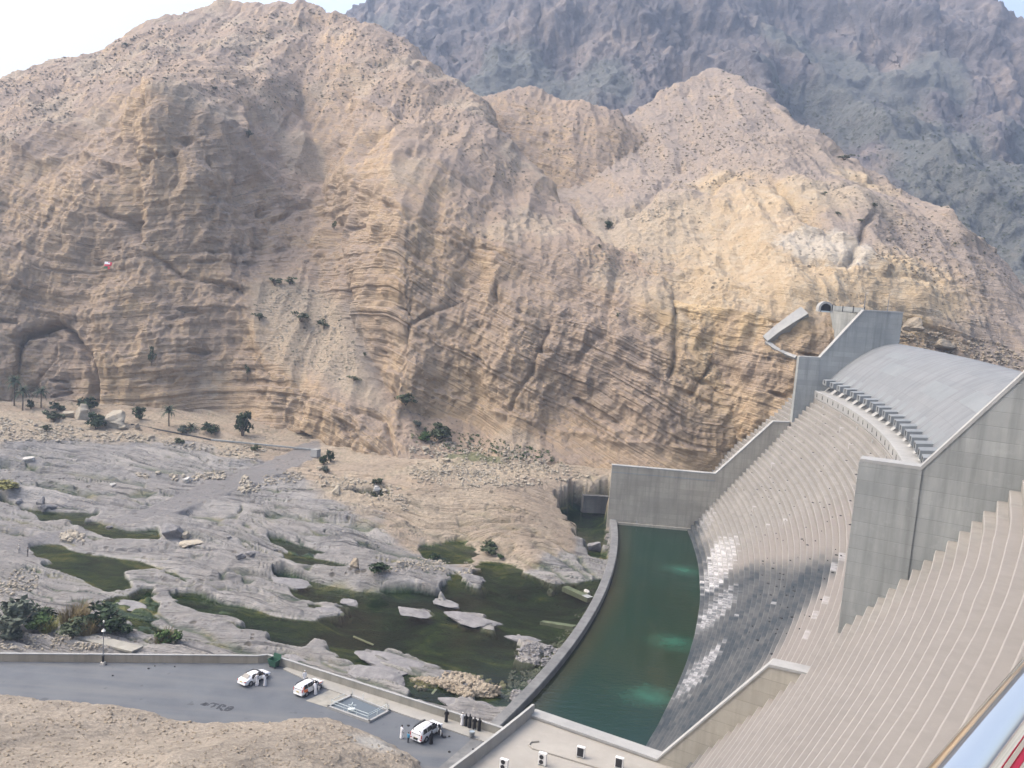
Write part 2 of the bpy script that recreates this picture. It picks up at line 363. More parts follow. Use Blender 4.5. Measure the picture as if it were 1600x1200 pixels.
# main mountain and the spur above the pool: one sheet from the wadi's edge to the ridge
def Yg(px, py, z=3.0): return atz(px, py, z)[1]
def colA(px, base, zb, pts, bx=None):
    yb = Yg(px, base, zb); r = [(base + 60, yb + 2), (base, yb)] + [(q[0], yb + q[1]) + tuple(q[2:]) for q in pts]
    return (px, r)
A = [colA(-300, 640, 4, [(560, 8), (450, 18), (320, 45), (260, 90), (190, 170), (150, 240), (330, 330)]),
     colA(-120, 636, 4, [(560, 6), (450, 16), (320, 40), (250, 85), (180, 160), (128, 230), (330, 330)]),
     colA(0, 634, 4, [(560, 5), (430, 18), (300, 36), (215, 56), (160, 110), (102, 210), (330, 320)]),
     colA(60, 636, 4, [(560, 7), (430, 19), (300, 34), (190, 62), (140, 120), (82, 220), (330, 330)]),
     colA(110, 640, 4, [(560, 6), (440, 17), (300, 32), (200, 58), (130, 120), (64, 230), (330, 340)]),
     colA(180, 646, 4, [(560, 3), (430, 16), (290, 28), (170, 52), (115, 130), (40, 240), (330, 340)]),
     colA(230, 650, 4, [(560, 3), (430, 15), (270, 22), (135, 38), (100, 120), (20, 250), (330, 350)]),
     colA(300, 655, 4, [(560, 4), (430, 16), (270, 22), (145, 38), (90, 130), (-2, 260), (330, 360)]),
     colA(360, 662, 4, [(560, 6), (430, 18), (300, 30), (185, 46), (90, 140), (-22, 270), (330, 370)]),
     colA(410, 684, 3, [(600, 4), (500, 26), (380, 46), (250, 66), (130, 130), (-34, 275), (330, 380)]),
     colA(450, 695, 3, [(590, 6), (500, 34), (400, 58), (290, 82), (160, 140), (-38, 280), (330, 380)]),
     colA(490, 703, 3, [(600, 8), (500, 42), (410, 66), (300, 92), (170, 146), (-34, 280), (330, 380)]),
     colA(530, 715, 3, [(620, 10), (520, 42), (400, 56), (310, 80), (190, 130), (-20, 270), (330, 370)]),
     colA(570, 726, 3, [(640, 12), (530, 36), (400, 46), (320, 60), (200, 110), (4, 260), (330, 360)]),
     colA(620, 735, 4, [(650, 18), (540, 26), (420, 36), (320, 48), (200, 100), (28, 250), (330, 350)]),
     colA(680, 730, 5, [(660, 22), (560, 24), (440, 34), (330, 46), (210, 96), (62, 240), (330, 340)]),
     colA(740, 728, 6, [(650, 22), (560, 22), (450, 32), (340, 46), (225, 92), (108, 220), (330, 320)]),
     colA(790, 728, 7, [(650, 16), (560, 18), (460, 28), (360, 44), (270, 84), (205, 150), (360, 250)]),
     colA(840, 730, 7, [(650, 12), (560, 15), (470, 24), (390, 38), (320, 66), (262, 120), (380, 210)]),
     colA(890, 732, 7, [(650, 10), (570, 13), (490, 21), (420, 32), (360, 54), (318, 92), (400, 170)]),
     colA(930, 735, 7, [(650, 9), (580, 12), (510, 18), (450, 26), (405, 40), (372, 62), (420, 120)]),
     colA(980, 740, 8, [(650, 8), (590, 11), (530, 16), (475, 23), (430, 36), (402, 54), (430, 100)]),
     colA(1040, 742, 9, [(660, 5), (600, 9), (545, 14), (495, 20), (450, 32), (420, 48), (440, 85)]),
     colA(1100, 744, 9, [(660, 3), (610, 7), (560, 11), (515, 16), (475, 26), (440, 40), (455, 70)]),
     colA(1150, 744, 9, [(670, 2), (620, 5), (575, 9), (535, 13), (495, 20), (460, 32), (470, 58)]),
     colA(1190, 744, 9, [(680, 2), (630, 5), (590, 8), (550, 11), (515, 16), (480, 26), (490, 48)]),
     colA(1240, 744, 9, [(690, 4), (645, 7), (605, 11), (570, 16), (535, 24), (500, 34), (505, 50)]),
     colA(1290, 744, 9, [(700, 10), (655, 14), (620, 20), (590, 26), (560, 32), (530, 42), (540, 55)])]
def dipA(x, y): return np.where(x < -40, .02 * x, .26 * (x + 40) - .8) + 6 * np.sin(x / 38.)
GA = loft(A, RES); CUTS = [([(22, 640), (24, 590), (31, 540), (40, 514), (82, 503), (103, 513), (119, 531), (139, 556), (147, 600), (146, 640)], 3.2, -9), ([(84, 524), (77, 560), (58, 590), (44, 606)], 3, -4), ([(470, 140), (484, 190), (493, 240), (492, 280), (498, 300)], 10, -7), ([(498, 300), (465, 322), (430, 345)], 5, -3), ([(520, 345), (530, 400), (543, 470), (556, 525), (576, 570), (600, 612)], 9, -6), ([(541, 370), (545, 478)], 2.5, -2.5),
        ([(375, 175), (378, 215), (400, 250), (440, 300)], 9, 5), ([(225, 140), (222, 200), (232, 270)], 8, -4), ([(205, 240), (212, 300), (210, 350)], 7, -5), ([(265, 210), (272, 260), (262, 300)], 6, -3), ([(330, 250), (350, 290), (330, 330)], 5, -3),
        ([(720, 462), (660, 490), (632, 505), (625, 530)], 4, -3), ([(772, 445), (776, 475)], 3, -3), ([(858, 507), (847, 545), (815, 600), (800, 640)], 4, -3), ([(1127, 540), (1100, 582), (1085, 615)], 4, -3), ([(1065, 425), (1055, 470), (1058, 545), (1045, 585)], 4, -3), ([(960, 430), (950, 520), (905, 570)], 8, -3),
        ([(640, 250), (700, 275), (760, 290), (800, 310)], 3.5, -2.5), ([(560, 300), (640, 330), (720, 365), (790, 400)], 3, -2), ([(545, 150), (600, 158), (622, 172)], 5, 4), ([(620, 178), (600, 195), (578, 210)], 6, -5), ([(570, 560), (640, 600), (760, 640), (860, 668), (960, 690), (1100, 705)], 4, 1.2),
        ([(100, 130), (60, 160), (150, 180), (180, 190)], 6, -3), ([(0, 215), (60, 255), (130, 245), (200, 262)], 6, 4), ([(160, 335), (200, 345), (215, 375)], 6, -5), ([(240, 400), (280, 432), (330, 436), (380, 450)], 4, -3), ([(610, 700), (600, 650), (560, 640)], 5, -3), ([(545, 650), (560, 690), (590, 715)], 3, -2), ([(565, 665), (535, 700)], 3, -2)]
HOLL = [([(32, 512), (82, 504), (102, 514), (118, 532), (140, 558), (147, 600), (140, 645), (15, 650), (26, 585)], 3, -2.2), ([(86, 526), (118, 540), (138, 600), (130, 640), (60, 640), (58, 590), (76, 560)], 3, 2.6), ([(438, 698), (444, 682), (458, 675), (471, 680), (482, 700)], 3, -9), ([(640, 650), (700, 640), (820, 668), (930, 690), (1100, 712), (1130, 760), (700, 740)], 14, -.8)]
CALM = [([(640, 640), (720, 640), (860, 676), (960, 694), (1120, 708), (1150, 760), (640, 760)], .8), ([(395, 440), (470, 436), (535, 480), (565, 560), (600, 640), (540, 620), (430, 540), (390, 480)], .75), ([(100, 570), (240, 590), (380, 600), (400, 660), (140, 660)], .5)]
GA, sA, stA = erode(GA, dipA, 1.0, big=5.0, flute=1.7, ledge=.95, cuts=CUTS, hollows=HOLL, calm=CALM)
ca, cb = zero4(GA), zero4(GA); ca[..., 3] = 0; cb[..., 3] = 0
for q in ((1140, 520, 232, 17, .6), (1190, 470, 245, 20, .6), (1075, 465, 245, 12, .6), (1130, 440, 260, 16, .5)): ca[..., 1] = np.maximum(ca[..., 1], .75 * blob(GA, *q))
ca[..., 2] = .6 * np.maximum(blob(GA, 340, 598, 300, 10), np.maximum(blob(GA, 210, 612, 320, 9), blob(GA, 625, 445, 300, 9)))
ca[..., 0] = .35 * np.maximum(blob(GA, 560, 540, 300, 14), blob(GA, 540, 420, 320, 9))
XA, YA = pxy(GA); cb[..., 1] = np.maximum(.55 * sst(.1, .4, fbm(GA, 1 / 30., 3, 61)) * sst(.35, .2, stA), .8 * in_poly(CALM[1][0], XA, YA, 16))
ca[..., 0] = np.maximum(ca[..., 0], .5 * np.exp(-(seg_dist(XA, YA, [(545, 480), (560, 540), (590, 600)]) / 14) ** 2))
SH_A = sheet('cliff', GA, sA, ca, cb, M_ROCK)

# knob behind the spur, then the hill that carries the left abutment
Cc = [(660, [(330, 400), (250, 425), (190, 455), (150, 480), (300, 540)]),
      (740, [(330, 395), (240, 420), (165, 450), (128, 475), (300, 540)]),
      (790, [(330, 385), (240, 410), (160, 435), (124, 462), (300, 520)]),
      (850, [(330, 375), (240, 400), (165, 425), (124, 455), (300, 510)]),
      (900, [(330, 370), (250, 392), (185, 415), (143, 445), (300, 500)]),
      (960, [(330, 372), (260, 392), (200, 412), (158, 440), (300, 500)]),
      (1010, [(330, 380), (280, 395), (230, 412), (196, 432), (310, 490)]),
      (1070, [(330, 385), (300, 398), (270, 412), (245, 428), (330, 470)])]
GC = loft(Cc, RES); GC, sC, stC = erode(GC, dipA, 1.0, big=2.5, flute=1.8, ledge=1.0)
ca, cb = zero4(GC), zero4(GC); ca[..., 3] = 0; cb[..., 3] = 0
sheet('rocky_hill', GC, sC, ca, cb, M_ROCK)
B = [(700, [(470, 330), (400, 345), (350, 360), (320, 385), (290, 420), (250, 460), (230, 480), (380, 560)]),
     (800, [(470, 310), (400, 325), (345, 345), (315, 370), (285, 400), (245, 450), (225, 480), (380, 560)]),
     (880, [(470, 290), (400, 302), (345, 325), (318, 350), (285, 385), (235, 440), (205, 475), (380, 560)]),
     (940, [(470, 272), (410, 285), (365, 300), (322, 326), (290, 372), (230, 430), (190, 478), (380, 570)]),
     (1000, [(470, 262), (420, 274), (375, 292), (325, 318), (275, 368), (205, 440), (158, 488), (380, 580)]),
     (1060, [(480, 252), (430, 264), (385, 282), (330, 305), (268, 362), (180, 445), (120, 495), (380, 590)]),
     (1110, [(490, 245), (440, 256), (390, 276), (340, 296), (268, 348), (165, 450), (91, 502), (380, 600)]),
     (1150, [(495, 240), (445, 251), (390, 272), (340, 292), (272, 336), (170, 430), (108, 480), (380, 590)]),
     (1200, [(500, 234), (450, 244), (395, 262), (340, 286), (285, 322), (210, 392), (146, 446), (390, 560)]),
     (1250, [(520, 230), (455, 240), (405, 254), (345, 280), (290, 312), (245, 362), (180, 418), (400, 540)]),
     (1300, [(530, 228), (455, 238), (400, 252), (362, 268), (300, 300), (278, 338), (232, 396), (410, 520)]),
     (1345, [(535, 228), (462, 238), (410, 250), (372, 264), (310, 296), (292, 330), (268, 380), (420, 500)]),
     (1390, [(540, 230), (475, 240), (430, 252), (395, 264), (330, 294), (308, 324), (290, 366), (430, 480)]),
     (1430, [(560, 232), (490, 240), (445, 250), (408, 264), (345, 292), (322, 318), (306, 350), (440, 470)]),
     (1475, [(580, 232), (510, 240), (460, 250), (415, 264), (350, 288), (330, 308), (316, 336), (450, 460)]),
     (1510, [(590, 232), (525, 240), (475, 250), (430, 262), (388, 280), (372, 298), (356, 324), (460, 450)]),
     (1550, [(600, 230), (545, 240), (500, 250), (460, 262), (430, 276), (414, 292), (394, 316), (470, 440)]),
     (1600, [(620, 228), (560, 240), (520, 250), (490, 262), (465, 274), (450, 286), (434, 306), (480, 430)]),
     (1700, [(640, 228), (590, 240), (560, 250), (540, 262), (520, 272), (505, 284), (490, 300), (520, 420)]),
     (1850, [(680, 225), (640, 238), (615, 248), (600, 260), (585, 270), (572, 280), (560, 296), (580, 400)])]
B = [(c[0], [(c[1][0][0] + 260, c[1][0][1] - 9)] + c[1]) for c in B]
GB = loft(B, RES, bl=.12); CUTB = [([(1105, 305), (1150, 277), (1200, 287), (1255, 335), (1300, 362)], 6, -5), ([(1240, 362), (1290, 358), (1340, 380), (1380, 425)], 4, 4), ([(1240, 405), (1330, 408)], 6, -3), ([(1255, 305), (1320, 296), (1368, 290)], 3, -3), ([(1150, 115), (1185, 150), (1250, 205), (1330, 262)], 7, 5), ([(1060, 260), (1000, 330), (950, 350)], 10, -5),
        ([(1030, 330), (1100, 312), (1130, 330)], 6, 3), ([(1360, 345), (1335, 400)], 6, -4), ([(1475, 330), (1500, 372), (1540, 400)], 5, 4), ([(1395, 430), (1470, 445), (1510, 470)], 5, -3), ([(1200, 470), (1100, 420), (1060, 430)], 6, 2)]
GB, sB, stB = erode(GB, lambda x, y: .12 * (x - 80), 1.0, big=2.2, flute=1.8, ledge=.9, cuts=CUTB, calm=[([(1250, 308), (1368, 292), (1345, 345), (1325, 362), (1240, 330)], .8)])
ca, cb = zero4(GB), zero4(GB); ca[..., 3] = 0; cb[..., 3] = 0
ca[..., 0] = .30 * sst(.25, .6, sst(.6, .2, stB) + .4 * fbm(GB, 1 / 30., 3, 77))
for q in ((1130, 300, 330, 14, .6), (1190, 330, 300, 18, .6), (1240, 310, 300, 16, .6), (1080, 375, 290, 22, .5), (1150, 390, 275, 22, .5), (1230, 420, 250, 22, .5), (1140, 450, 255, 20, .5),
          (1300, 440, 245, 14, .5), (1440, 440, 252, 16, .5), (1350, 285, 340, 12, .6), (1380, 455, 245, 14, .6), (1240, 460, 240, 12, .5)): ca[..., 1] = np.maximum(ca[..., 1], .95 * blob(GB, *q))
for q in ((1290, 385, 262, 11, .25), (1330, 400, 258, 8, .3), (1250, 380, 266, 7, .3)): ca[..., 2] = np.maximum(ca[..., 2], .8 * blob(GB, *q))
cb[..., 1] = .7 * np.maximum(blob(GB, 1320, 325, 300, 17, .4), blob(GB, 1000, 360, 300, 24, .5))
SH_B = sheet('abutment_hill', GB, sB, ca, cb, M_ROCK)

# far mountains: higher, darker, broken into crags and talus
def far_mat():
    w = N('far_rock'); P = w.pos(); a = w.rgb('ca')
    n1 = w.noise(P, .02, 6, .65); n2 = w.noise(P, .11, 5, .7)
    crag = w.ramp(n1, [(.3, (0.047, 0.048, 0.054)), (.5, (0.091, 0.085, 0.089)), (.68, (0.175, 0.148, 0.130))])
    tal = w.mix(n2, (0.059, 0.067, 0.066), (0.104, 0.108, 0.102))
    v = w.voro(P, .16); dots = w.math('MULTIPLY', w.ramp(v.outputs['Distance'], [(.2, 1), (.36, 0)]), w.ramp(w.noise(P, .012, 3), [(.38, 0), (.6, .9)]))
    tal = w.mix(dots, tal, (0.029, 0.034, 0.019))
    col = w.mix(a[0], tal, crag)
    col = w.mix(w.ramp(n2, [(.55, 0), (.75, .5)]), col, w.mix(.5, col, (0.195, 0.161, 0.130)))
    return w.done(col, .95, 0, w.bump(w.math('ADD', n2, w.math('MULTIPLY', n1, 2)), 1.0, 3.0), spec=.2)
M_FAR = far_mat()
D = [(380, [(300, 700), (200, 820), (120, 950), (60, 1080), (20, 1200), (300, 1600)]),
     (520, [(300, 680), (200, 800), (110, 930), (50, 1060), (12, 1180), (300, 1600)]),
     (600, [(300, 660), (190, 780), (100, 910), (30, 1050), (-12, 1160), (300, 1600)]),
     (700, [(300, 640), (190, 760), (100, 880), (0, 1040), (-90, 1200), (300, 1700)]),
     (800, [(320, 620), (200, 720), (110, 830), (0, 960), (-160, 1250), (300, 1800)]),
     (880, [(330, 610), (210, 690), (115, 800), (0, 930), (-200, 1280), (300, 1800)]),
     (960, [(340, 600), (220, 670), (130, 780), (20, 890), (-220, 1300), (300, 1800)]),
     (1030, [(340, 590), (220, 660), (115, 790), (20, 880), (-230, 1320), (300, 1800)]),
     (1110, [(350, 570), (230, 640), (140, 760), (30, 930), (-230, 1350), (300, 1800)]),
     (1200, [(360, 550), (250, 630), (160, 770), (60, 930), (-210, 1350), (300, 1800)]),
     (1290, [(390, 520), (290, 620), (190, 760), (80, 950), (-190, 1320), (300, 1800)]),
     (1370, [(410, 500), (310, 610), (200, 750), (60, 930), (-150, 1260), (300, 1800)]),
     (1450, [(440, 480), (330, 590), (210, 720), (80, 880), (-90, 1180), (300, 1700)]),
     (1520, [(470, 460), (350, 570), (225, 700), (110, 850), (-40, 1100), (300, 1700)]),
     (1560, [(490, 450), (365, 560), (240, 690), (120, 830), (-2, 1060), (300, 1600)]),
     (1600, [(500, 440), (375, 550), (260, 680), (150, 810), (36, 1030), (320, 1500)]),
     (1680, [(540, 440), (420, 550), (320, 680), (220, 800), (120, 980), (360, 1400)]),
     (1800, [(580, 440), (500, 560), (430, 690), (360, 800), (300, 950), (420, 1300)])]
GD = loft(D, 2.0, bl=.28); n0 = normals(GD)
GD = GD + n0 * (30 * (ridged(GD * np.array([1, .45, .45]), 1 / 150., 4, 41) - 1.3) + 12 * fbm(GD, 1 / 90., 2, 43))[..., None]
crag = sst(-.1, .28, fbm(GD * np.array([1, 1, .8]), 1 / 150., 3, 47) + .5 * (GD[..., 2] - 190) / 190.)
n0 = normals(GD); Gz = GD * np.array([1, .5, .32])
dd = crag * (11 * (ridged(Gz, 1 / 60., 6, 51, .62) - 1.5) + 5 * (beds(BED_C, GD[..., 2] * .8 + .3 * GD[..., 0]) - .5)) + (1 - crag) * 2.5 * fbm(GD, 1 / 20., 4, 55) + 1.8 * fbm(GD, 1 / 9., 4, 57)
GD = GD + n0 * dd[..., None]
ca, cb = zero4(GD), zero4(GD); ca[..., 0] = crag
sheet('mountain', GD, GD[..., 2], ca, cb, M_FAR)
D2 = [(1400, [(300, 1900), (150, 2100), (20, 2400), (300, 3000)]), (1500, [(300, 1900), (140, 2100), (-30, 2400), (300, 3000)]), (1560, [(300, 1900), (140, 2100), (-6, 2400), (300, 3000)]),
      (1600, [(300, 1900), (150, 2100), (26, 2400), (300, 3000)]), (1700, [(320, 1900), (200, 2100), (100, 2400), (330, 3000)]), (1850, [(420, 1900), (320, 2100), (260, 2400), (430, 3000)])]
G2 = loft(D2, 4.0); n0 = normals(G2); G2 = G2 + n0 * (30 * (ridged(G2, 1 / 260., 4, 41) - 1.3))[..., None]
ca, cb = zero4(G2), zero4(G2); ca[..., 0] = .6
sheet('mountain', G2, G2[..., 2], ca, cb, M_FAR)

# ------------------------------------------------------------------ the wadi floor
def tri(pts):                                            # (px, py, z) -> world
    return np.array([atz(*q) for q in pts])
ZC = tri([(-260, 640, 5), (-260, 720, 3), (-260, 820, 0), (-260, 950, -1.2), (-260, 1060, -.6), (0, 640, 5), (100, 660, 5), (200, 668, 4.5), (330, 690, 4), (430, 705, 3.2), (500, 728, 3), (560, 745, 3.4),
          (620, 745, 4.5), (700, 748, 5.0), (800, 742, 6), (900, 750, 5.5), (945, 775, 3.5), (945, 795, .5), (1000, 745, 9), (1100, 745, 9), (1000, 700, 10), (0, 700, 2.4), (150, 720, 1.6), (300, 730, 1.6), (420, 750, 1.6), (500, 775, 1.4), (600, 790, 1.8),
          (680, 790, 2.2), (760, 785, 4.0), (830, 790, 3.6), (880, 800, .6), (915, 830, -1.6), (945, 900, -1.8), (640, 840, -1.5), (700, 832, -1.0), (770, 835, .8), (840, 850, 1.8), (890, 870, -.8), (900, 905, -1.4), (830, 890, -1.2),
          (760, 860, -.9), (700, 868, -1.9), (0, 770, .6), (200, 780, .4), (350, 790, .6), (450, 810, .6), (560, 830, .4), (0, 850, -1.0), (150, 850, -1.2), (300, 840, -.6), (400, 850, -1.1), (520, 860, -1.2), (620, 880, -1.2), (0, 900, -1.1),
          (120, 930, -1.6), (250, 920, -1.7), (350, 900, -1.6), (450, 930, -1.7), (600, 920, -1.5), (750, 930, -1.8), (0, 990, -.4), (100, 1000, -.5), (200, 1005, -.9), (300, 990, -1.6), (400, 1010, -1.3), (520, 1030, -1.8), (620, 1060, -1.8), (720, 1100, -1.9), (760, 1120, -1.9), (850, 1000, -1.9), (600, 1000, -2)])
XY = ZC[:, :2]; Zv = ZC[:, 2]
def tps_fit(XY, Z, lam=.02):
    n = len(XY); D = np.linalg.norm(XY[:, None] - XY[None], axis=2) / 50.; K = np.where(D > 0, D * D * np.log(D + 1e-12), 0) + lam * np.eye(n)
    Pm = np.c_[np.ones(n), XY / 50.]; A_ = np.zeros((n + 3, n + 3)); A_[:n, :n] = K; A_[:n, n:] = Pm; A_[n:, :n] = Pm.T
    return np.linalg.solve(A_, np.r_[Z, 0, 0, 0])
def tps_eval(XY, w, q):
    out = w[-3] + w[-2] * q[:, 0] / 50. + w[-1] * q[:, 1] / 50.
    for k in range(len(XY)):
        D = ((q[:, 0] - XY[k, 0]) ** 2 + (q[:, 1] - XY[k, 1]) ** 2) / 2500.
        out = out + w[k] * .5 * np.where(D > 0, D * np.log(D + 1e-12), 0)
    return out
TW = tps_fit(XY, Zv)
def inside(poly, X, Y):
    r = np.zeros(X.shape, bool); n = len(poly)
    for k in range(n):
        x0, y0 = poly[k][:2]; x1, y1 = poly[(k + 1) % n][:2]
        if y0 == y1: continue
        c = ((y0 > Y) != (y1 > Y)) & (X < (x1 - x0) * (Y - y0) / (y1 - y0) + x0); r ^= c
    return r
GX0, GY0, GST = -190., 92., .4
gx = np.arange(GX0, 60, GST); gy = np.arange(GY0, 430, GST); MX, MY = np.meshgrid(gx, gy, indexing='ij')
def mask(polys, z, holes=(), blur=1.2):
    m = np.zeros(MX.shape, bool)
    for p in polys: m |= inside([atz(x, y, z) for x, y in p], MX, MY)
    for p in holes: m &= ~inside([atz(x, y, z) for x, y in p], MX, MY)
    return gblur(m.astype(np.float32), blur / GST, blur / GST)
def samp(F, x, y):
    u = np.clip((x - GX0) / GST, 0, F.shape[0] - 1.001); v = np.clip((y - GY0) / GST, 0, F.shape[1] - 1.001); i = u.astype(int); j = v.astype(int); a = u - i; b = v - j
    return (F[i, j] * (1 - a) + F[i + 1, j] * a) * (1 - b) + (F[i, j + 1] * (1 - a) + F[i + 1, j + 1] * a) * b
W1 = [(262, 930), (300, 928), (330, 935), (345, 945), (385, 950), (410, 958), (430, 967), (470, 972), (512, 970), (508, 962), (480, 945), (462, 925), (440, 908), (425, 902), (436, 898), (470, 908), (520, 920), (560, 925), (615, 928), (650, 928), (690, 935), (695, 920), (705, 905), (706, 893), (720, 902), (728, 918), (765, 928), (755, 912), (745, 900), (748, 880), (770, 875), (800, 885), (840, 908), (865, 918), (930, 910), (945, 905), (930, 945), (900, 990), (860, 1035), (805, 1085), (765, 1140), (690, 1112), (640, 1092), (560, 1060), (480, 1032), (470, 1025), (465, 1012), (430, 1005), (400, 995), (378, 985), (370, 975), (355, 965), (330, 958), (300, 948), (275, 942)]
A2 = [(422, 840), (450, 845), (480, 855), (503, 862), (505, 868), (490, 872), (515, 878), (540, 885), (548, 893), (525, 897), (480, 890), (460, 880), (430, 868), (445, 865), (432, 852)]
B2 = [(165, 945), (235, 922), (245, 940), (235, 955), (245, 975), (265, 985), (290, 985), (240, 1000), (215, 990), (195, 975), (160, 970), (150, 950)]
E1 = [(865, 805), (900, 797), (950, 800), (950, 850), (940, 880), (905, 855), (895, 830)]
F1 = [(658, 855), (720, 845), (745, 865), (740, 880), (700, 880), (665, 870)]
ISL = [[(620, 953), (650, 950), (685, 962), (680, 967), (650, 962)], [(705, 958), (730, 953), (770, 970), (788, 985), (775, 990), (740, 982), (708, 978)], [(790, 987), (810, 985), (838, 1005), (835, 1012), (800, 1000)],
       [(805, 1015), (830, 1006), (855, 1012), (850, 1035), (830, 1040), (805, 1025)], [(525, 940), (560, 937), (567, 942), (540, 946)], [(490, 945), (520, 945), (545, 955), (530, 960), (505, 957)], [(668, 933), (700, 935), (722, 945), (715, 950), (690, 947)],
       [(465, 1010), (500, 1010), (530, 1028), (580, 1048), (640, 1075), (662, 1076), (640, 1092), (560, 1066), (480, 1036)], [(560, 1018), (580, 1015), (600, 1024), (607, 1008), (622, 1015), (660, 1035), (697, 1055), (682, 1066), (640, 1060), (600, 1046), (575, 1036)],
       [(676, 1062), (700, 1052), (760, 1062), (790, 1073), (772, 1090), (720, 1085), (680, 1072)], [(693, 1092), (730, 1086), (760, 1100), (772, 1112), (760, 1124), (730, 1118), (700, 1106)]]
BP = [(48, 855), (90, 850), (120, 865), (150, 870), (210, 877), (250, 887), (270, 895), (280, 905), (310, 915), (305, 920), (285, 915), (270, 900), (250, 892), (225, 888), (185, 892), (190, 905), (215, 920), (170, 925), (155, 915), (110, 900), (70, 885), (95, 880), (60, 870)]
CP = [[(30, 797), (75, 800), (130, 803), (155, 805), (120, 818), (65, 818), (50, 805), (0, 790), (0, 780)], [(115, 822), (145, 815), (175, 825), (195, 830), (245, 830), (250, 845), (200, 845), (150, 835)], [(240, 815), (300, 818), (370, 824), (300, 821)]]
DP = [[(535, 770), (600, 772), (608, 775), (595, 785), (560, 780)]]
ZR, ZB_, ZC_, ZD_ = -2.5, -2.1, -1.3, 1.1
mR = mask([W1, A2, B2, E1, F1], ZR, ISL, .9); mB = mask([BP], ZB_, (), .9); mC = mask(CP, ZC_, (), .7); mD = mask(DP, ZD_, (), .7); mE = mask([[(680, 803), (700, 806), (716, 812), (705, 818), (690, 818)]], 1.3, (), .5)
mR2 = mask([W1, A2, B2, F1], ZR, ISL, .9); mdeep = mask([W1, E1], ZR, ISL, 4.0)
TAN = [(-260, 600), (-260, 690), (50, 686), (200, 688), (300, 700), (400, 722), (480, 745), (520, 768), (590, 790), (605, 820), (650, 832), (700, 848), (790, 866), (850, 850), (900, 835), (960, 800), (1000, 600)]
mT = mask([TAN], 2.0, (), 3.0)
TRK = [(-260, 858), (0, 832), (60, 822), (120, 818), (195, 800), (260, 778), (330, 752), (400, 735), (470, 712), (500, 708), (500, 728), (440, 748), (380, 765), (320, 785), (250, 805), (200, 812), (140, 824), (60, 838), (0, 850), (-260, 880)]
mK = mask([TRK], .5, (), 1.5)
RUB = [[(-260, 640), (420, 700), (400, 722), (300, 700), (200, 690), (-260, 690)], [(500, 745), (620, 760), (600, 800), (540, 790), (480, 755)], [(640, 690), (830, 700), (900, 745), (800, 770), (640, 760)]]
mRub = mask(RUB, 3.0, (), 4)
d0, d1 = atz(0, 690, 0)[:2], atz(350, 735, 0)[:2]; SD = (d1 - d0) / np.linalg.norm(d1 - d0); SN = np.array([-SD[1], SD[0]])
px = np.arange(-262, 1012, 1.35); py = np.concatenate([np.arange(612, 800, .85), np.arange(800, 1141, 1.15)])
PX, PY = np.meshgrid(px, py, indexing='ij')
dx = FW[0] + (PX - 800) / FPX * RT[0] + (600 - PY) / FPX * UP[0]; dy = FW[1] + (PX - 800) / FPX * RT[1] + (600 - PY) / FPX * UP[1]; dz = FW[2] + (PX - 800) / FPX * RT[2] + (600 - PY) / FPX * UP[2]
t = (0 - EYE[2]) / dz; gxx, gyy = dx * t, dy * t
z0 = tps_eval(XY, TW, np.c_[gxx.ravel(), gyy.ravel()]).reshape(gxx.shape); z0 = np.clip(z0, -2.2, 14)
t = (z0 - EYE[2]) / dz; gxx, gyy = dx * t, dy * t
z0 = tps_eval(XY, TW, np.c_[gxx.ravel(), gyy.ravel()]).reshape(gxx.shape); z0 = np.clip(z0, -2.0, 14)
G = np.stack([gxx, gyy, np.zeros_like(gxx)], -1)
tanm = sst(.3, .7, samp(mT, gxx, gyy) + .35 * fbm(G, 1 / 9., 4, 71)); trk = sst(.4, .7, samp(mK, gxx, gyy) + .15 * fbm(G, 1 / 6., 3, 72)); rub = sst(.3, .8, samp(mRub, gxx, gyy) + .4 * fbm(G, 1 / 12., 3, 73))
q = gxx * SN[0] + gyy * SN[1] + 5 * fbm(G, 1 / 45., 2, 74) + 1.0 * fbm(G, 1 / 9., 3, 75)
along = np.stack([(gxx * SD[0] + gyy * SD[1]) * .16, q * 1.0, np.zeros_like(q)], -1)
led = 1.0 * (beds(BED_A, q * 1.6) - .5) + .7 * (beds(BED_B, q * 1.1 + 7) - .5)
amp = .35 + .9 * sst(-.2, .5, fbm(G, 1 / 22., 3, 76))
al2 = along * np.array([.45, 1, 1])
rough = 1.25 * led * amp * (1 - .45 * tanm) + 1.5 * fbm(al2, 1 / 3.4, 4, 77, .55) + .07 * fbm(G, 1 / 2.2, 4, 78) + .35 * fbm(G, 1 / 18., 3, 79)
ck = np.abs(pn(al2, 1 / 3.0, 301) + .3 * pn(G, 1 / 3., 302)); crev = (1 - sst(.0, .085, ck)) * sst(-.15, .2, fbm(G, 1 / 16., 2, 303)); ck2 = np.abs(pn(al2, 1 / 1.3, 304)); crev = np.maximum(crev, .6 * (1 - sst(0, .09, ck2)) * sst(0, .3, fbm(G, 1 / 11., 2, 305)))
rough = rough - 1.1 * crev * (1 - .5 * tanm)
stones = rub * (.75 * np.maximum(fbm(G, 1 / 2.4, 3, 80), -.1) + .35 * np.abs(fbm(G, 1 / 1.1, 2, 81)))
z = z0 + rough * (1 - .85 * trk) * (1 - .45 * rub) + stones * (1 - trk)
near = 1 - sst(.5, 6, np.maximum(0, gyy - 118 - .0 * gxx)); 
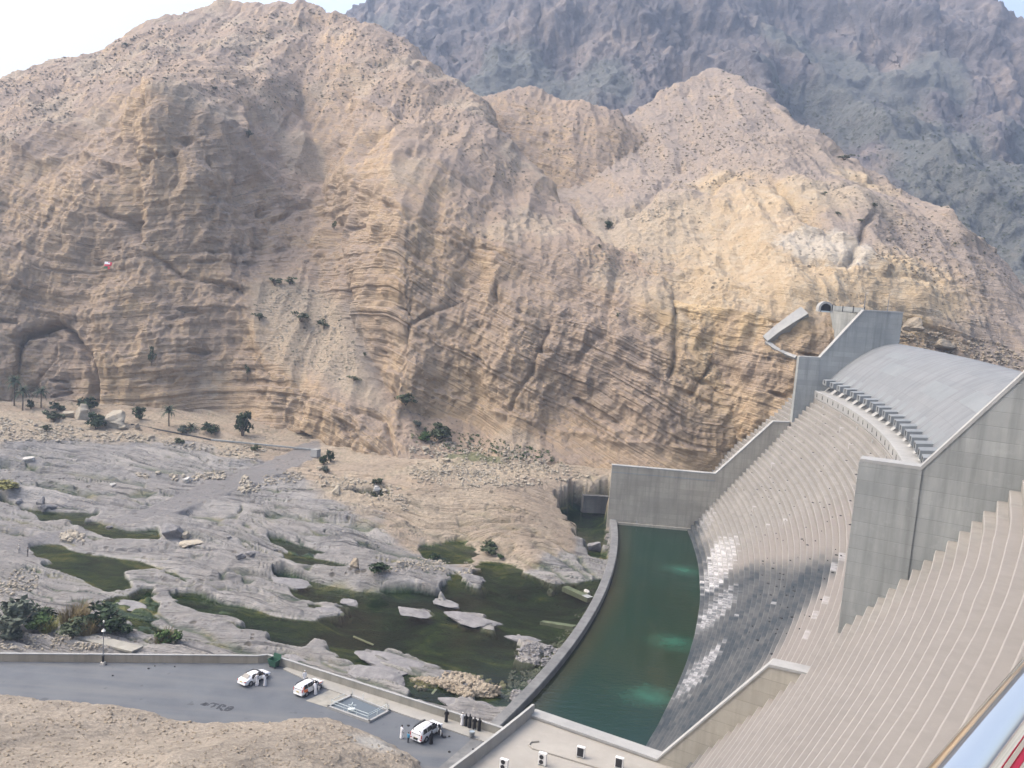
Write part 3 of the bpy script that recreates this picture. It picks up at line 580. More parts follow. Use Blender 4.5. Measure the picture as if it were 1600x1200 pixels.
def carve(z, M, zw, deep, seed, wob=.8):
    m = samp(M, gxx, gyy) + wob * (.35 * fbm(G, 1 / 4.5, 4, seed) + 1.3 * fbm(al2, 1 / 3.2, 4, seed + 5)) * sst(0, .35, samp(M, gxx, gyy)) * (1 - sst(.75, 1, samp(M, gxx, gyy)))
    mm = sst(.21, .40, m); bed = zw - .18 - deep + .30 * fbm(G, 1 / 6., 4, seed + 1)
    isl = 2.6 * np.maximum(0, fbm(al2, 1 / 4.2, 4, seed + 9) + .3 * fbm(G, 1 / 2., 2, seed + 10) - .42); bed = np.minimum(bed, zw - .04) + isl
    return np.maximum(z, zw + .22 + .12 * pn(G, 1 / 1.5, 3)) * (1 - mm) + bed * mm if True else z, mm
def banks(z, F, zw, r=4.5):
    k = sst(.03, .42, samp(gblur(F, r / GST, r / GST), gxx, gyy)); return z * (1 - k) + np.minimum(z, zw + .50 + .65 * rough + .25 * led) * k
z = banks(banks(banks(z, mR2, ZR), mB, ZB_, 3.5), mC, ZC_, 3.5)
for pl, wd, am_ in (([(352, 894), (400, 890), (450, 889), (500, 896), (560, 905), (620, 912), (660, 919), (690, 931)], 7, 1.5), ([(360, 893), (420, 902), (480, 905), (560, 918), (640, 925)], 3, -.7), ([(0, 690), (60, 700), (150, 716), (230, 728), (330, 740), (350, 737)], 3, -1.1), ([(0, 722), (90, 736), (160, 744), (225, 753)], 3, -1.0),
                   ([(60, 758), (150, 772), (230, 768), (260, 764)], 3, -.9), ([(0, 742), (60, 752), (120, 764)], 2.6, -.9), ([(100, 705), (200, 718), (270, 730)], 2.6, -.9), ([(240, 948), (280, 975), (330, 992), (400, 1008)], 3, -.8), ([(260, 985), (330, 1003), (410, 1018)], 2.6, -.7), ([(120, 925), (170, 938), (215, 930)], 3, .8),
                   ([(420, 800), (520, 808), (620, 826), (690, 842)], 3, -.8), ([(300, 800), (345, 806), (370, 800)], 3, -.9), ([(560, 850), (640, 868), (690, 880)], 3, -.7), ([(620, 880), (700, 890), (730, 912)], 5, .9), ([(195, 890), (250, 900), (330, 925)], 5, .6), ([(330, 905), (400, 925), (470, 955)], 5, .5), ([(700, 805), (780, 822), (860, 855), (920, 900)], 3, -.7),
                   ([(720, 790), (820, 815), (900, 865), (938, 905)], 3, -.7), ([(690, 825), (760, 838), (840, 870), (900, 915)], 3, -.6), ([(640, 770), (740, 785), (800, 800)], 2.5, -.6), ([(500, 1030), (560, 1055), (640, 1085)], 2.5, -.6), ([(575, 1022), (640, 1045), (690, 1062)], 2.5, -.6)):
    D_ = seg_dist(PX + 5 * pn(G, 1 / 4., 311), PY + 4 * pn(G, 1 / 4., 312), pl); g_ = np.exp(-(D_ / wd) ** 2); z = z + am_ * g_
    if am_ < 0: crev = np.maximum(crev, .8 * g_)
deepv = 2.2 * sst(.25, .95, samp(mdeep, gxx, gyy) + .35 * fbm(G, 1 / 16., 3, 85))
lim = sst(0, .02, gblur(mB, 2, 2)); 
def carve2(z, M, zw, deep, seed):
    big = samp(gblur(M, 6, 6), gxx, gyy); zz = np.where(big > .01, np.maximum(z, zw + .2 + .12 * pn(G, 1 / 1.5, 3)), z)
    m = samp(M, gxx, gyy) + .3 * fbm(G, 1 / 4.5, 4, seed) * (samp(M, gxx, gyy) > .05); mm = sst(.24, .46, m)
    return zz * (1 - mm) + (zw - .2 - deep + .2 * fbm(G, 1 / 6., 3, seed + 1)) * mm, mm
z, m2 = carve2(z, mB, ZB_, .5, 86); z, m3 = carve2(z, mC, ZC_, .3, 88); z, m4 = carve2(z, mD, ZD_, .3, 90)
z, m1 = carve(z, mR, ZR, deepv, 82)
rr = np.hypot(gxx - DC[0], gyy - DC[1]); an = np.degrees(np.arctan2(gyy - DC[1], gxx - DC[0]))
z = np.where((rr > RS - 1.2) & (an < A_FAR - .1), -9, z)
WL = [atz(-300, 1030, 0)[:2], atz(0, 1031, 0)[:2], atz(422, 1035, 0)[:2], atz(776, 1143, 0)[:2], atz(900, 1180, 0)[:2]]
def south_of_wall(x, y):                                  # >0 on the car park side of the wall
    r = np.full(x.shape, -1e9)
    ys = np.interp(x, [p[0] for p in WL], [p[1] for p in WL]); return ys - y
z = np.where(south_of_wall(gxx, gyy) > -.6, np.minimum(z, -1.2), z)
z = gblur(z, .6, .6); Gw = np.stack([gxx, gyy, z], -1)
ca, cb = zero4(Gw), zero4(Gw); cb[..., 3] = .9 * trk; ca[..., 3] = 0
wet_dark = np.maximum.reduce([m1, m2, m3, m4]); ca[..., 0] = (1 - tanm); ca[..., 2] = np.clip(deepv / 2.2, 0, 1) * (wet_dark > .6); cb[..., 2] = np.maximum(wet_dark, .85 * crev * (1 - .6 * tanm) * (1 - trk))  # depth darkening and crevice shade go into the colour masks here
cb[..., 1] = np.clip(.9 * rub * (1 - wet_dark) + tanm * (.55 + .35 * sst(-.2, .3, fbm(G, 1 / 14., 3, 93))), 0, 1) * (1 - trk)
vegm = np.zeros_like(z)
for (vx, vy, vr) in ((760, 695, 14), (830, 705, 12), (690, 680, 9), (740, 720, 8), (640, 665, 7), (610, 680, 6)):
    c = atz(vx, vy, 6); vegm = np.maximum(vegm, 1 - sst(.5, 1.2, np.hypot(gxx - c[0], gyy - c[1]) / vr + .6 * fbm(G, 1 / 5., 3, 94)))
cb[..., 0] = .75 * vegm
shore = sst(.02, .3, gblur(wet_dark, 2.2, 2.2)) * (1 - wet_dark); ca[..., 3] = np.clip(.8 * shore * sst(-.3, .2, fbm(G, 1 / 3., 3, 98)) + .5 * sst(.25, .5, fbm(along, 1 / 5., 3, 99)) * (1 - tanm) * (1 - wet_dark), 0, .8)
sheet('riverbed', Gw, q, ca, cb, M_ROCK)
# ground under everything, out to the horizon
tg = N('plain'); M_PLAIN = tg.done(tg.mix(tg.noise(tg.pos(), .02, 5), (.16, .13, .10), (.22, .18, .14)), .95)
link_mesh('ground', np_mesh('ground', [(-2500, -600, -10), (2500, -600, -10), (2500, 3300, -10), (-2500, 3300, -10)], [(0, 1, 2, 3)]), M_PLAIN, kind='structure')

# ------------------------------------------------------------------ water
def water_mat(name, tint, deep=None):
    w = N(name); P = w.pos(); nz = w.bump(w.noise(w.scale(P, (.8, 1.6, 1)), .9, 4, .55), .22, .12)
    fr = w.n('Fresnel'); fr.inputs['IOR'].default_value = 1.33; w.put(fr.inputs['Normal'], nz)
    gl = w.n('BsdfGlossy'); gl.inputs['Roughness'].default_value = .06; w.put(gl.inputs['Normal'], nz)
    if deep is None:
        tr = w.n('BsdfTransparent'); w.put(tr.inputs['Color'], tint)
    else:
        tr = w.n('BsdfDiffuse'); w.put(tr.inputs['Color'], deep(w, P))
    mx = w.n('MixShader'); w.put(mx.inputs[0], fr.outputs[0]); w.put(mx.inputs[1], tr.outputs[0]); w.put(mx.inputs[2], gl.outputs[0])
    w.t.links.new(mx.outputs[0], w.out.inputs[0]); return w.m
M_RIV = water_mat('river_water', (.74, .80, .64))
def water_sheet(name, M, zw, grow=2.0):
    F = gblur(M, grow / GST, grow / GST); st = 4; F = F[::st, ::st]; X = MX[::st, ::st]; Y = MY[::st, ::st]
    keep = F > .004; keep &= ~((np.hypot(X - DC[0], Y - DC[1]) > RS - .3)) & (south_of_wall(X, Y) < .2)
    i = np.arange(X.size).reshape(X.shape); c = keep[:-1, :-1] & keep[1:, :-1] & keep[1:, 1:] & keep[:-1, 1:]
    Q = np.stack([i[:-1, :-1][c], i[1:, :-1][c], i[1:, 1:][c], i[:-1, 1:][c]], -1)
    u, inv = np.unique(Q, return_inverse=True); V = np.stack([X.ravel()[u], Y.ravel()[u], np.full(len(u), zw)], -1)
    return link_mesh(name, np_mesh(name, V, inv.reshape(-1, 4)), M_RIV, kind='structure')
water_sheet('river_pool_water', mR, ZR); water_sheet('river_pool_water', mB, ZB_); water_sheet('river_pool_water', mC, ZC_, 1.2); water_sheet('river_pool_water', mD, ZD_, 1.0)
JETS = [pol(RW - 3.2, a_, 0) for a_ in (-9.4, -17.1, -21.2)]
def pooldeep(w, P):
    c = w.mix(w.noise(P, .06, 4), (.004, .018, .012), (.010, .030, .019))
    c = w.mix(w.ramp(w.noise(w.scale(P, (1, .5, 1)), .05, 3), [(.5, 0), (.7, .6)]), c, (.016, .024, .012))
    x, y, z = w.xyz(P); d = w.math('SQRT', w.math('ADD', w.math('POWER', w.math('SUBTRACT', x, float(DC[0])), 2), w.math('POWER', w.math('SUBTRACT', y, float(DC[1])), 2)))
    c = w.mix(w.ramp(w.math('DIVIDE', w.math('SUBTRACT', d, RS), 20.), [(0, .75), (.22, 0)]), c, (.032, .030, .014))
    for J in JETS:
        dd = w.n('VectorMath', operation='DISTANCE'); w.put(dd.inputs[0], w.scale(P, (1, 1.3, 0))); dd.inputs[1].default_value = (J[0], J[1] * 1.3, 0)
        c = w.mix(w.ramp(w.math('DIVIDE', w.math('ADD', dd.outputs['Value'], w.math('MULTIPLY', w.math('SUBTRACT', w.noise(P, .5, 4, .6), .5), 6.0)), 6.5), [(.05, .5), (.4, .20), (.9, 0)]), c, (.03, .13, .09))
    return c
M_POOL = water_mat('pool_water', None, pooldeep)
na = 90; V = []; 
for k in range(na + 1):
    a_ = -31.5 + (A_FAR + .1 + 31.5) * k / na; V += [pol(RS - .5, a_, ZW), pol(RW + .6, a_, ZW)]
Q = [(2 * k, 2 * k + 1, 2 * k + 3, 2 * k + 2) for k in range(na)]
link_mesh('stilling_basin_water', np_mesh('stilling_basin_water', V, Q), M_POOL, kind='structure')

# ------------------------------------------------------------------ concrete
def concrete(name, c0, c1, stepped=False, lift=1.25, warm=None, streak=.5):
    w = N(name); P = w.pos(); x, y, z = w.xyz(P)
    n = w.noise(P, .16, 5, .6); f = w.noise(P, 1.4, 5, .65); vs = w.noise(w.scale(P, (.9, .9, .06)), 1.0, 5, .6)
    col = w.mix(w.ramp(n, [(.3, 0), (.7, 1)]), c0, c1)
    col = w.mix(w.ramp(vs, [(.46, 0), (.72, streak)]), col, tuple(v * .62 for v in c0))
    col = w.mix(w.ramp(f, [(.55, 0), (.8, .35)]), col, tuple(min(1, v * 1.25) for v in c1))
    h = w.math('MULTIPLY', f, .3)
    if lift:
        fr = w.math('FRACT', w.math('DIVIDE', z, lift)); ln = w.ramp(fr, [(0, 1), (.035, 0), (.965, 0), (1, 1)])
        brk = w.ramp(w.noise(w.scale(P, (.25, .25, 2.)), 1., 3), [(.35, .25), (.6, 1)])
        col = w.mix(w.math('MULTIPLY', w.math('MULTIPLY', ln, brk), .6), col, tuple(v * .55 for v in c0)); h = w.math('SUBTRACT', h, w.math('MULTIPLY', ln, .4))
        blk = w.noise(w.comb(w.math('MULTIPLY', x, .12), w.math('MULTIPLY', y, .12), w.math('FLOOR', w.math('DIVIDE', z, lift))), 1.0, 1); col = w.mix(w.ramp(blk, [(.4, 0), (.62, .35)]), col, tuple(v * .78 for v in c0))
    if stepped:
        a = w.rgb('ca')
        blkn = w.noise(w.n('VectorMath', operation='SNAP').outputs[0], 1., 0)
        col = w.mix(a[1], col, w.mix(f, (0.167, 0.152, 0.137), (0.200, 0.183, 0.167)))
        col = w.mix(w.math('MULTIPLY', a[0], w.ramp(w.noise(P, .45, 4, .6), [(.25, .75), (.6, 1)])), col, w.mix(f, (0.018, 0.025, 0.031), (0.043, 0.054, 0.064)))
        col = w.mix(w.math('MULTIPLY', a[2], w.ramp(w.noise(w.scale(P, (1, 1, .35)), 1.3, 5, .65), [(.36, .25), (.56, 1)])), col, w.mix(f, (.34, .345, .35), (.50, .50, .50)))
        nose = w.attr('ca', 'Alpha'); col = w.mix(w.math('MULTIPLY', w.math('MULTIPLY', nose, w.math('SUBTRACT', 1.0, a[0])), .26), col, (.30, .295, .285))
    return w.done(col, .88, 0, w.bump(h, .35, .08), spec=.3)
M_STEP = concrete('stepped_concrete', (0.173, 0.166, 0.152), (0.226, 0.217, 0.199), True, 0, streak=.35)
M_WALL = concrete('wall_concrete', (0.214, 0.228, 0.224), (0.298, 0.311, 0.301), False, 1.25, streak=.7)
def ogee_mat():
    w = N('ogee_concrete'); P = w.pos(); x, y, z = w.xyz(P); xx = w.math('SUBTRACT', x, float(DC[0])); yy = w.math('SUBTRACT', y, float(DC[1])); an = w.math('MULTIPLY', w.math('ARCTAN2', yy, xx), 57.2958); r = w.math('SQRT', w.math('ADD', w.math('MULTIPLY', xx, xx), w.math('MULTIPLY', yy, yy)))
    u = w.math('MULTIPLY', an, .62); v = w.math('DIVIDE', r, 2.4); wn = w.n('TexWhiteNoise'); w.put(wn.inputs['Vector'], w.comb(w.math('FLOOR', w.math('ADD', u, w.math('MULTIPLY', w.math('FLOOR', v), .37))), w.math('FLOOR', v), 0))
    n = w.noise(P, .3, 5, .6); sk = w.noise(w.comb(w.math('MULTIPLY', an, 4), w.math('MULTIPLY', r, .12), 0), 1, 5, .65)
    c = w.mix(w.ramp(n, [(.3, 0), (.7, 1)]), (0.132, 0.144, 0.154), (0.164, 0.176, 0.184)); c = w.mix(w.math('MULTIPLY', wn.outputs['Value'], .30), c, (0.204, 0.212, 0.216)); c = w.mix(w.ramp(sk, [(.45, 0), (.7, .55)]), c, (0.096, 0.104, 0.112))
    fu = w.math('FRACT', w.math('MULTIPLY', an, .3)); ln = w.ramp(fu, [(0, 1), (.012, 0), (.99, 0), (1, 1)]); fv = w.ramp(w.math('FRACT', v), [(0, .6), (.02, 0), (.98, 0), (1, .6)]); c = w.mix(w.math('MULTIPLY', w.math('MAXIMUM', ln, fv), .45), c, (.07, .075, .08))
    return w.done(c, .92, 0, w.bump(n, .2, .05), spec=.3)
M_OGEE = ogee_mat()
M_PALE = concrete('pale_concrete', (0.240, 0.245, 0.240), (0.302, 0.306, 0.298), False, 0, streak=.3)
M_BASIN = concrete('basin_concrete', (0.262, 0.248, 0.210), (0.361, 0.341, 0.291), False, 1.3, streak=.6)
M_DARK = flat_mat('dark_hollow', (.012, .012, .013), .9)

dam = empty('dam', pol(RW, -15, 0), label='curved concrete dam with a stepped downstream face and a smooth spillway crest', cat='dam')
def sweep(prof, a0, a1, na):                # profile of (r, z) carried round the dam's centre
    A_ = np.radians(np.linspace(a0, a1, na + 1)); pr = np.array(prof); n = len(pr)
    V = np.stack([DC[0] + pr[None, :, 0] * np.cos(A_)[:, None], DC[1] + pr[None, :, 0] * np.sin(A_)[:, None], np.repeat(pr[None, :, 1], na + 1, 0)], -1)
    i = np.arange((na + 1) * n).reshape(na + 1, n)
    Q = np.stack([i[:-1, :-1], i[:-1, 1:], i[1:, 1:], i[1:, :-1]], -1).reshape(-1, 4); return V, Q, A_
DAM0 = Matrix.Translation(-Vector(pol(RW, -15, 0)))
def dam_part(name, me, m, **k):
    o = link_mesh(name, me, m, dam, **k); o.matrix_parent_inverse = DAM0; return o
RIS = 1.03
zs = np.arange(ZW - .55, 51.6, RIS)
for k, zb in enumerate(zs):
    zt = zb + RIS; r0 = rface(zt - RIS * .5); r1 = r0 + RIS * BAT + .9
    if zt > 45.8: segs = [(-62, A_NEAR - .25)]
    elif zt > 34.6: segs = [(-62, A_NEAR - .25), (A_FAR + .3, 6)]
    else: segs = [(-62, 6)]
    for (s0, s1) in segs:
        na = int((s1 - s0) / .10); rs_ = np.random.RandomState(100 + k)
        prof = [(r0 + .03, zb - .25), (r0 + .02, zb + .01), (r0, zt - .07), (r0 + .07, zt), (r0 + .10, zt + .003), (r1, zt + .02)]
        V, Q, A_ = sweep(prof, s0, s1, na); ad = np.degrees(A_)
        wob = np.interp(ad, np.arange(s0, s1 + 1, .8), rs_.normal(0, .022, len(np.arange(s0, s1 + 1, .8))))
        blk = rs_.normal(0, .009, 400)[((ad + 70) / 1.1).astype(int)]
        rad = np.stack([np.cos(A_), np.sin(A_), 0 * A_], -1); V[:, :-1] += (rad * (wob + blk)[:, None])[:, None]
        ca = np.zeros(V.shape[:2] + (4,), np.float32); ca[:, 2:4, 3] = 1
        zz = np.full_like(ad, zb); Pn = np.stack([ad * 1.0, zz * .16, 0 * ad], -1)
        inc = ad > A_NEAR - 1.5
        # lower apron: blackened band, pinkish band above it, white lime streaks down to the pool
        top = np.interp(ad, [-31, -28, -26.4, -24.9, -22.9, -21.5, -18.9, -15.7, -12.8, -8.9, -4], [12, 14.5, 15, 18.4, 21.6, 22.4, 18.5, 10.4, 3.9, .6, 1.2]) + 2.6 * fbm(Pn, .35, 3, 5)
        dk = sst(2.4, -2.4, zz - top) * (.82 + .18 * sst(-.3, .3, fbm(Pn, .8, 3, 6))) * (ad > -31)
        dk = np.maximum(dk, .8 * sst(1.9, .2, zz - ZW) * inc)
        pk = sst(16, 4, np.abs(zz - top - 3)) * .75 * inc * sst(-10, -14, ad) + .5 * (~inc)
        wh = np.zeros_like(ad)
        for wn, (wk, pl_) in enumerate(((1.0, [(-12.2, -1.5), (-9.2, -.2), (-7.9, 3.6), (-9.4, 6.6), (-12.2, 5.6), (-13.2, 1.9)]), (.75, [(-16.2, -1.5), (-14.4, -1.2), (-14.1, 3.3), (-15.4, 6.0), (-16.5, 2.7)]), (.7, [(-21.4, -1.2), (-19.5, -.4), (-19.5, 4.2), (-20.6, 5.6), (-21.8, 3.2)]), (.5, [(-5.4, .4), (-3.4, .8), (-3.2, 4.2), (-5.0, 4.4)]))):
            col_ = np.stack([ad * 3.0, zz * .22, 0 * ad], -1); g = in_poly(pl_, ad + .8 * fbm(col_, .9, 3, 20 + wn), zz + 1.6 * fbm(col_, .7, 2, 30 + wn), .55)
            wh = np.maximum(wh, wk * g * (.35 + .65 * sst(-.30, .2, fbm(col_, 1.6, 3, 40 + wn))))
        if rs_.rand() < .3 and 6 < zb < 34: c_ = rs_.uniform(-26, -4); wh = np.maximum(wh, .55 * (np.abs(ad - c_) < .12))
        patches = ((-21.6, 24.0, .32), (-21.9, 22.9, .34), (-24.4, 23.4, .22), (-24.9, 22.4, .25), (-26.1, 22.2, .22))
        for (pc, pz, pw) in patches:
            if abs(zb - pz) < .52: wh = np.maximum(wh, .45 * (np.abs(ad - pc) < pw))
        tone = np.interp(zz, [0, 30], [0, .1])
        ca[..., 0] = dk[:, None]; ca[..., 1] = (pk * (1 - dk))[:, None]; ca[..., 2] = (wh)[:, None]
        dam_part('step', np_mesh('step', V, Q, {'ca': ca.reshape(-1, 4)}, smooth=False), M_STEP)
# ogee crest of the spillway, with its joints
ZC0, RC0 = 49.2, 346.6
og = []
for k in range(26):
    x_ = 15.4 * k / 25.; og.append((RC0 - x_, ZC0 - 9.2 * (x_ / 14.9) ** 1.85))
back = [(RC0 + 4, ZC0 - 8), (RC0 + 3.4, ZC0 - 3), (RC0 + 2.2, ZC0 - 1.0), (RC0 + 1, ZC0 - .22)]
V, Q, _ = sweep(back + og + [(og[-1][0], 34.0)], A_NEAR, A_FAR, 160)
Q = Q[:, ::-1]
dam_part('spillway_crest', np_mesh('spillway_crest', V, Q), M_OGEE)
# panel joints, pale repair slabs: thin slabs on the ogee
M_SLAB = concrete('slab_concrete', (0.140, 0.155, 0.164), (0.174, 0.190, 0.197), False, 0, streak=.15)
for (a0, a1, k0, k1) in ((-9.0, -6.9, 14, 19), (-15.5, -12.6, 15, 20), (-19.8, -16.7, 13, 18), (-7.2, -5.2, 9, 13)):
    pr = [(r_, z_ + .004 + .02) for r_, z_ in og[k0:k1]]; V, Q, _ = sweep(pr, a0, a1, 14); dam_part('repair_slab', np_mesh('repair_slab', V, Q[:, ::-1]), M_SLAB)
NT = 24; pitch = (A_FAR - A_NEAR) / NT; re, ze = og[-1]
def radial_block(prof, a0, a1):              # an (r, z) outline with thickness along the arc
    n = len(prof); b = MB(); v = [pol(r, a0, z) for r, z in prof] + [pol(r, a1, z) for r, z in prof]
    return b.add(v, [tuple(range(n - 1, -1, -1)), tuple(range(n, 2 * n))] + [(k, (k + 1) % n, n + (k + 1) % n, n + k) for k in range(n)])
for k in range(NT):
    a0 = A_NEAR + pitch * (k + .25); a1 = a0 + pitch * .52; am = (a0 + a1) / 2
    sl = (ze - og[-4][1]) / (re - og[-4][0])
    b = radial_block([(re + 1.4, ze + 1.4 * sl + .02), (re + .1, ze + .16), (re - 2.1, ze - .1), (re - 2.1, ze - 1.25), (re + .3, ze - 2.2), (re + 1.7, ze - 1)], a0, a1)
    t_ = dam_part('splitter_tooth', b.mesh('splitter_tooth'), M_SLAB)
    h = MB(); c_ = pol(re - 2.12, am, ze - .55); h.box(c_, (.10, .36, .75), math.radians(am)); o = link_mesh('air_slot', h.mesh('air_slot'), M_DARK, t_)
    b = radial_block([(re + .1, ze - 1.9), (re - 1.1, ze - 3.0), (re - 1.1, 36.3), (re + .1, 36.3)], a1 + pitch * .06, a0 + pitch * .96)
    dam_part('deflector_block', b.mesh('deflector_block'), M_PALE)
V, Q, _ = sweep([(re + .25, ze - .1), (re + .25, 36.2)], A_NEAR, A_FAR, 120); dam_part('spillway_drop', np_mesh('spillway_drop', V, Q), M_WALL)
V, Q, _ = sweep([(332.5, 36.55), (327.9, 36.35), (327.8, 36.3), (327.9, 34.55), (328.6, 34.0), (329.4, 33.4)], A_NEAR, A_FAR, 150); dam_part('splitter_apron', np_mesh('splitter_apron', V, Q[:, ::-1], smooth=False), M_PALE)
for k in range(30):
    am = A_NEAR + (A_FAR - A_NEAR) * (k + .5) / 30; h = MB(); h.box(pol(327.86, am, 35.45), (.12, .42, .85), math.radians(am)); dam_part('air_slot', h.mesh('air_slot'), M_DARK)
for k in range(9):
    am = A_NEAR + (A_FAR - A_NEAR) * (k + .4) / 9; b = radial_block([(328.9, 33.9), (327.7, 33.9), (327.7, 33.0), (328.9, 33.0)], am, am + .16); dam_part('bracket', b.mesh('bracket'), M_PALE)
# non-overflow crests: chimney faces and road decks
def deck(a0, a1, rin):
    V, Q, _ = sweep([(rin, 44.0), (rin, 55.9), (rin - .25, 55.95), (rin - .25, 56.5), (346.2, 56.5), (346.2, 30)], a0, a1, 60); return np_mesh('crest_deck', V, Q[:, ::-1], smooth=False)
dam_part('crest_deck', deck(A_FAR + .35, 8, 337.0), M_WALL)
dam_part('crest_deck', deck(-62, A_NEAR - .5, 341.9), M_WALL)
# training walls: upper pair beside the spillway, lower pair beside the basin
def wall_plate(name, prof, an, th, m, **k):
    t2 = math.degrees(th / 320.); b = radial_block(prof, an - t2 / 2, an + t2 / 2); o = dam_part(name, b.mesh(name), m, **k); return o, t2
UPW = [(323.4, 14), (323.4, 44.1), (328.3, 44.2), (337.3, 56.4), (346.4, 56.6), (346.4, 20)]
LOW = [(280.6, -6), (280.6, 13.6), (306.1, 13.6), (318.7, 27.8), (322.6, 28.0), (322.6, 10), (300, -6)]
for an in (A_FAR + .16, A_NEAR - .16):
    wall_plate('training_wall', UPW, an, 1.7, M_WALL); wall_plate('wall_head', [(323.25, 14), (323.25, 44.08), (328.35, 44.16), (328.35, 14)], an, 1.95, M_WALL)
    cop = [(323.3, 44.1), (323.3, 44.4), (328.2, 44.5), (337.2, 56.7), (346.5, 56.9), (346.5, 56.6), (337.3, 56.4), (328.3, 44.2)]
    wall_plate('wall_coping', cop, an, 1.85, M_PALE)
LOWN = [(295.8, -6), (295.8, 13.75), (309.5, 13.8), (318.7, 25.9), (322.3, 26.1), (322.3, 10), (300, -6)]
for an, lw in ((A_FAR + .05, LOW), (-29.1, LOWN)):
    wall_plate('basin_wall', lw, an, 1.4, M_BASIN)
    top = lw[1:5]; cop = [(r - .1 * (k == 0) + .1 * (k == 3), z + .25) for k, (r, z) in enumerate(top)] + top[::-1]
    wall_plate('wall_coping', cop, an, 1.6, M_PALE)
    if an > -10: wall_plate('wall_band', [(280.75, 11.9), (280.75, 12.15), (306.2, 12.15), (306.2, 11.9)], an, 1.48, M_WALL); wall_plate('wall_footing', [(281.5, -1.6), (281.5, -.55), (301.5, -.55), (301.5, -1.6)], an, 2.6, M_BASIN)
# end sill of the stilling basin
V, Q, _ = sweep([(RS - 1.9, -6), (RS - 1.75, -.25), (RS - 1.55, .0), (RS - .1, .02), (RS, -.15), (RS + .05, -6)], -31, A_FAR + .1, 120)
sill = dam_part('end_sill', np_mesh('end_sill', V, Q[:, ::-1], smooth=False), concrete('sill_concrete', (0.092, 0.096, 0.098), (0.178, 0.181, 0.178), False, 0, streak=.6))

# ------------------------------------------------------------------ what a line of sight meets on the ground
TERR = [o for o in COL.objects if o.name.split('.')[0] in ('cliff', 'rocky_hill', 'abutment_hill', 'mountain', 'riverbed')]
bpy.context.view_layer.update(); DG = bpy.context.evaluated_depsgraph_get()
def hit(px, py, objs=None):
    d = Vector(ray(px, py)).normalized(); best = None
    for o in (objs or TERR):
        ok, loc, nn, fi = o.ray_cast(Vector(EYE), d, distance=4000, depsgraph=DG)
        if ok and (best is None or (loc - Vector(EYE)).length < best[2]): best = (np.array(loc), np.array(nn), (loc - Vector(EYE)).length)
    if best is None: q = atz(px, py, -.5 if py > 700 else 30.); best = (q, np.array([0, 0, 1.]), float(np.linalg.norm(q - EYE)))
    return best
# ------------------------------------------------------------------ gravel bank in front of the car park
CR = [(-320, 1080, 1.6), (-100, 1080, 1.8), (0, 1084, 1.8), (60, 1090, 1.8), (130, 1097, 2.0), (200, 1104, 2.0), (260, 1124, 1.8), (330, 1127, 1.8), (420, 1128, 1.7), (470, 1124, 1.8), (505, 1121, 2.0), (545, 1132, 2.0), (590, 1150, 2.0), (625, 1168, 2.0), (645, 1186, 2.0), (655, 1205, 2.4), (668, 1240, 3.0)]
rows = []
for (x_, y_, z_) in CR:
    c = atz(x_, y_, z_); t_ = c + np.array([.8, 2.2 + .4 * z_, -z_ - .3]); rows.append([t_, c, c + np.array([-.3, -4, 1.4]), c + np.array([-1, -9, 3.0]), c + np.array([-2, -18, 7.5]), c + np.array([-4, -40, 18]), c + np.array([-6, -62, 22])])
Rw = np.array(rows); u = np.linspace(0, len(CR) - 1, 620); iu = np.clip(u.astype(int), 0, len(CR) - 2); f = (u - iu)[:, None, None]; Pu = Rw[iu] * (1 - f) + Rw[iu + 1] * f
v = np.concatenate([np.linspace(0, 1, 14)[:-1], np.linspace(1, 4, 170)[:-1], np.linspace(4, 6, 24)]); iv = np.clip(v.astype(int), 0, 5); f = (v - iv)[None, :, None]
GE = gblur(Pu[:, iv] * (1 - f) + Pu[:, iv + 1] * f, 6, 5)
tk = np.clip(v / 1.0, 0, 1)[None]; GE[..., 2] += tk * (.45 * fbm(GE, 1 / 12., 2, 111) + .10 * fbm(GE, 1 / 2., 3, 112) + .12 * np.maximum(fbm(GE, 1 / .55, 2, 113), -.05)); GE[..., 1] += .5 * fbm(GE, 1 / 3., 3, 114); GE[..., 0] += .5 * fbm(GE, 1 / 3., 3, 115)
def bank_mat():
    w = N('bank_gravel'); P = w.pos(); n = w.noise(P, .25, 5, .6); m = w.noise(P, 1.6, 6, .75); v = w.voro(P, 3.2); v2 = w.voro(P, 1.6)
    c = w.mix(w.ramp(n, [(.35, 0), (.65, 1)]), (0.161, 0.139, 0.111), (0.212, 0.185, 0.149)); c = w.mix(w.ramp(m, [(.45, 0), (.65, 1)]), c, (0.269, 0.239, 0.193))
    c = w.mix(w.math('MULTIPLY', w.ramp(v.outputs['Distance'], [(.12, 1), (.3, 0)]), w.ramp(n, [(.4, .2), (.6, .9)])), c, (0.337, 0.310, 0.262))
    c = w.mix(w.math('MULTIPLY', w.ramp(v2.outputs['Distance'], [(.1, 1), (.2, 0)]), w.ramp(w.noise(P, .4, 2), [(.45, 0), (.6, .9)])), c, (0.104, 0.085, 0.065))
    g = atz(585, 1172, 2); d = w.n('VectorMath', operation='DISTANCE'); w.put(d.inputs[0], P); d.inputs[1].default_value = tuple(g)
    c = w.mix(w.ramp(w.math('DIVIDE', w.math('ADD', d.outputs['Value'], w.math('MULTIPLY', m, 3)), 10.), [(.35, .8), (.6, 0)]), c, (0.260, 0.260, 0.242))
    return w.done(c, .95, 0, w.bump(w.math('SUBTRACT', m, w.math('MULTIPLY', v.outputs['Distance'], .5)), .8, .15), spec=.2)
link_mesh('gravel_bank', np_mesh('gravel_bank', GE, grid_quads(*GE.shape[:2])), bank_mat(), kind='structure')

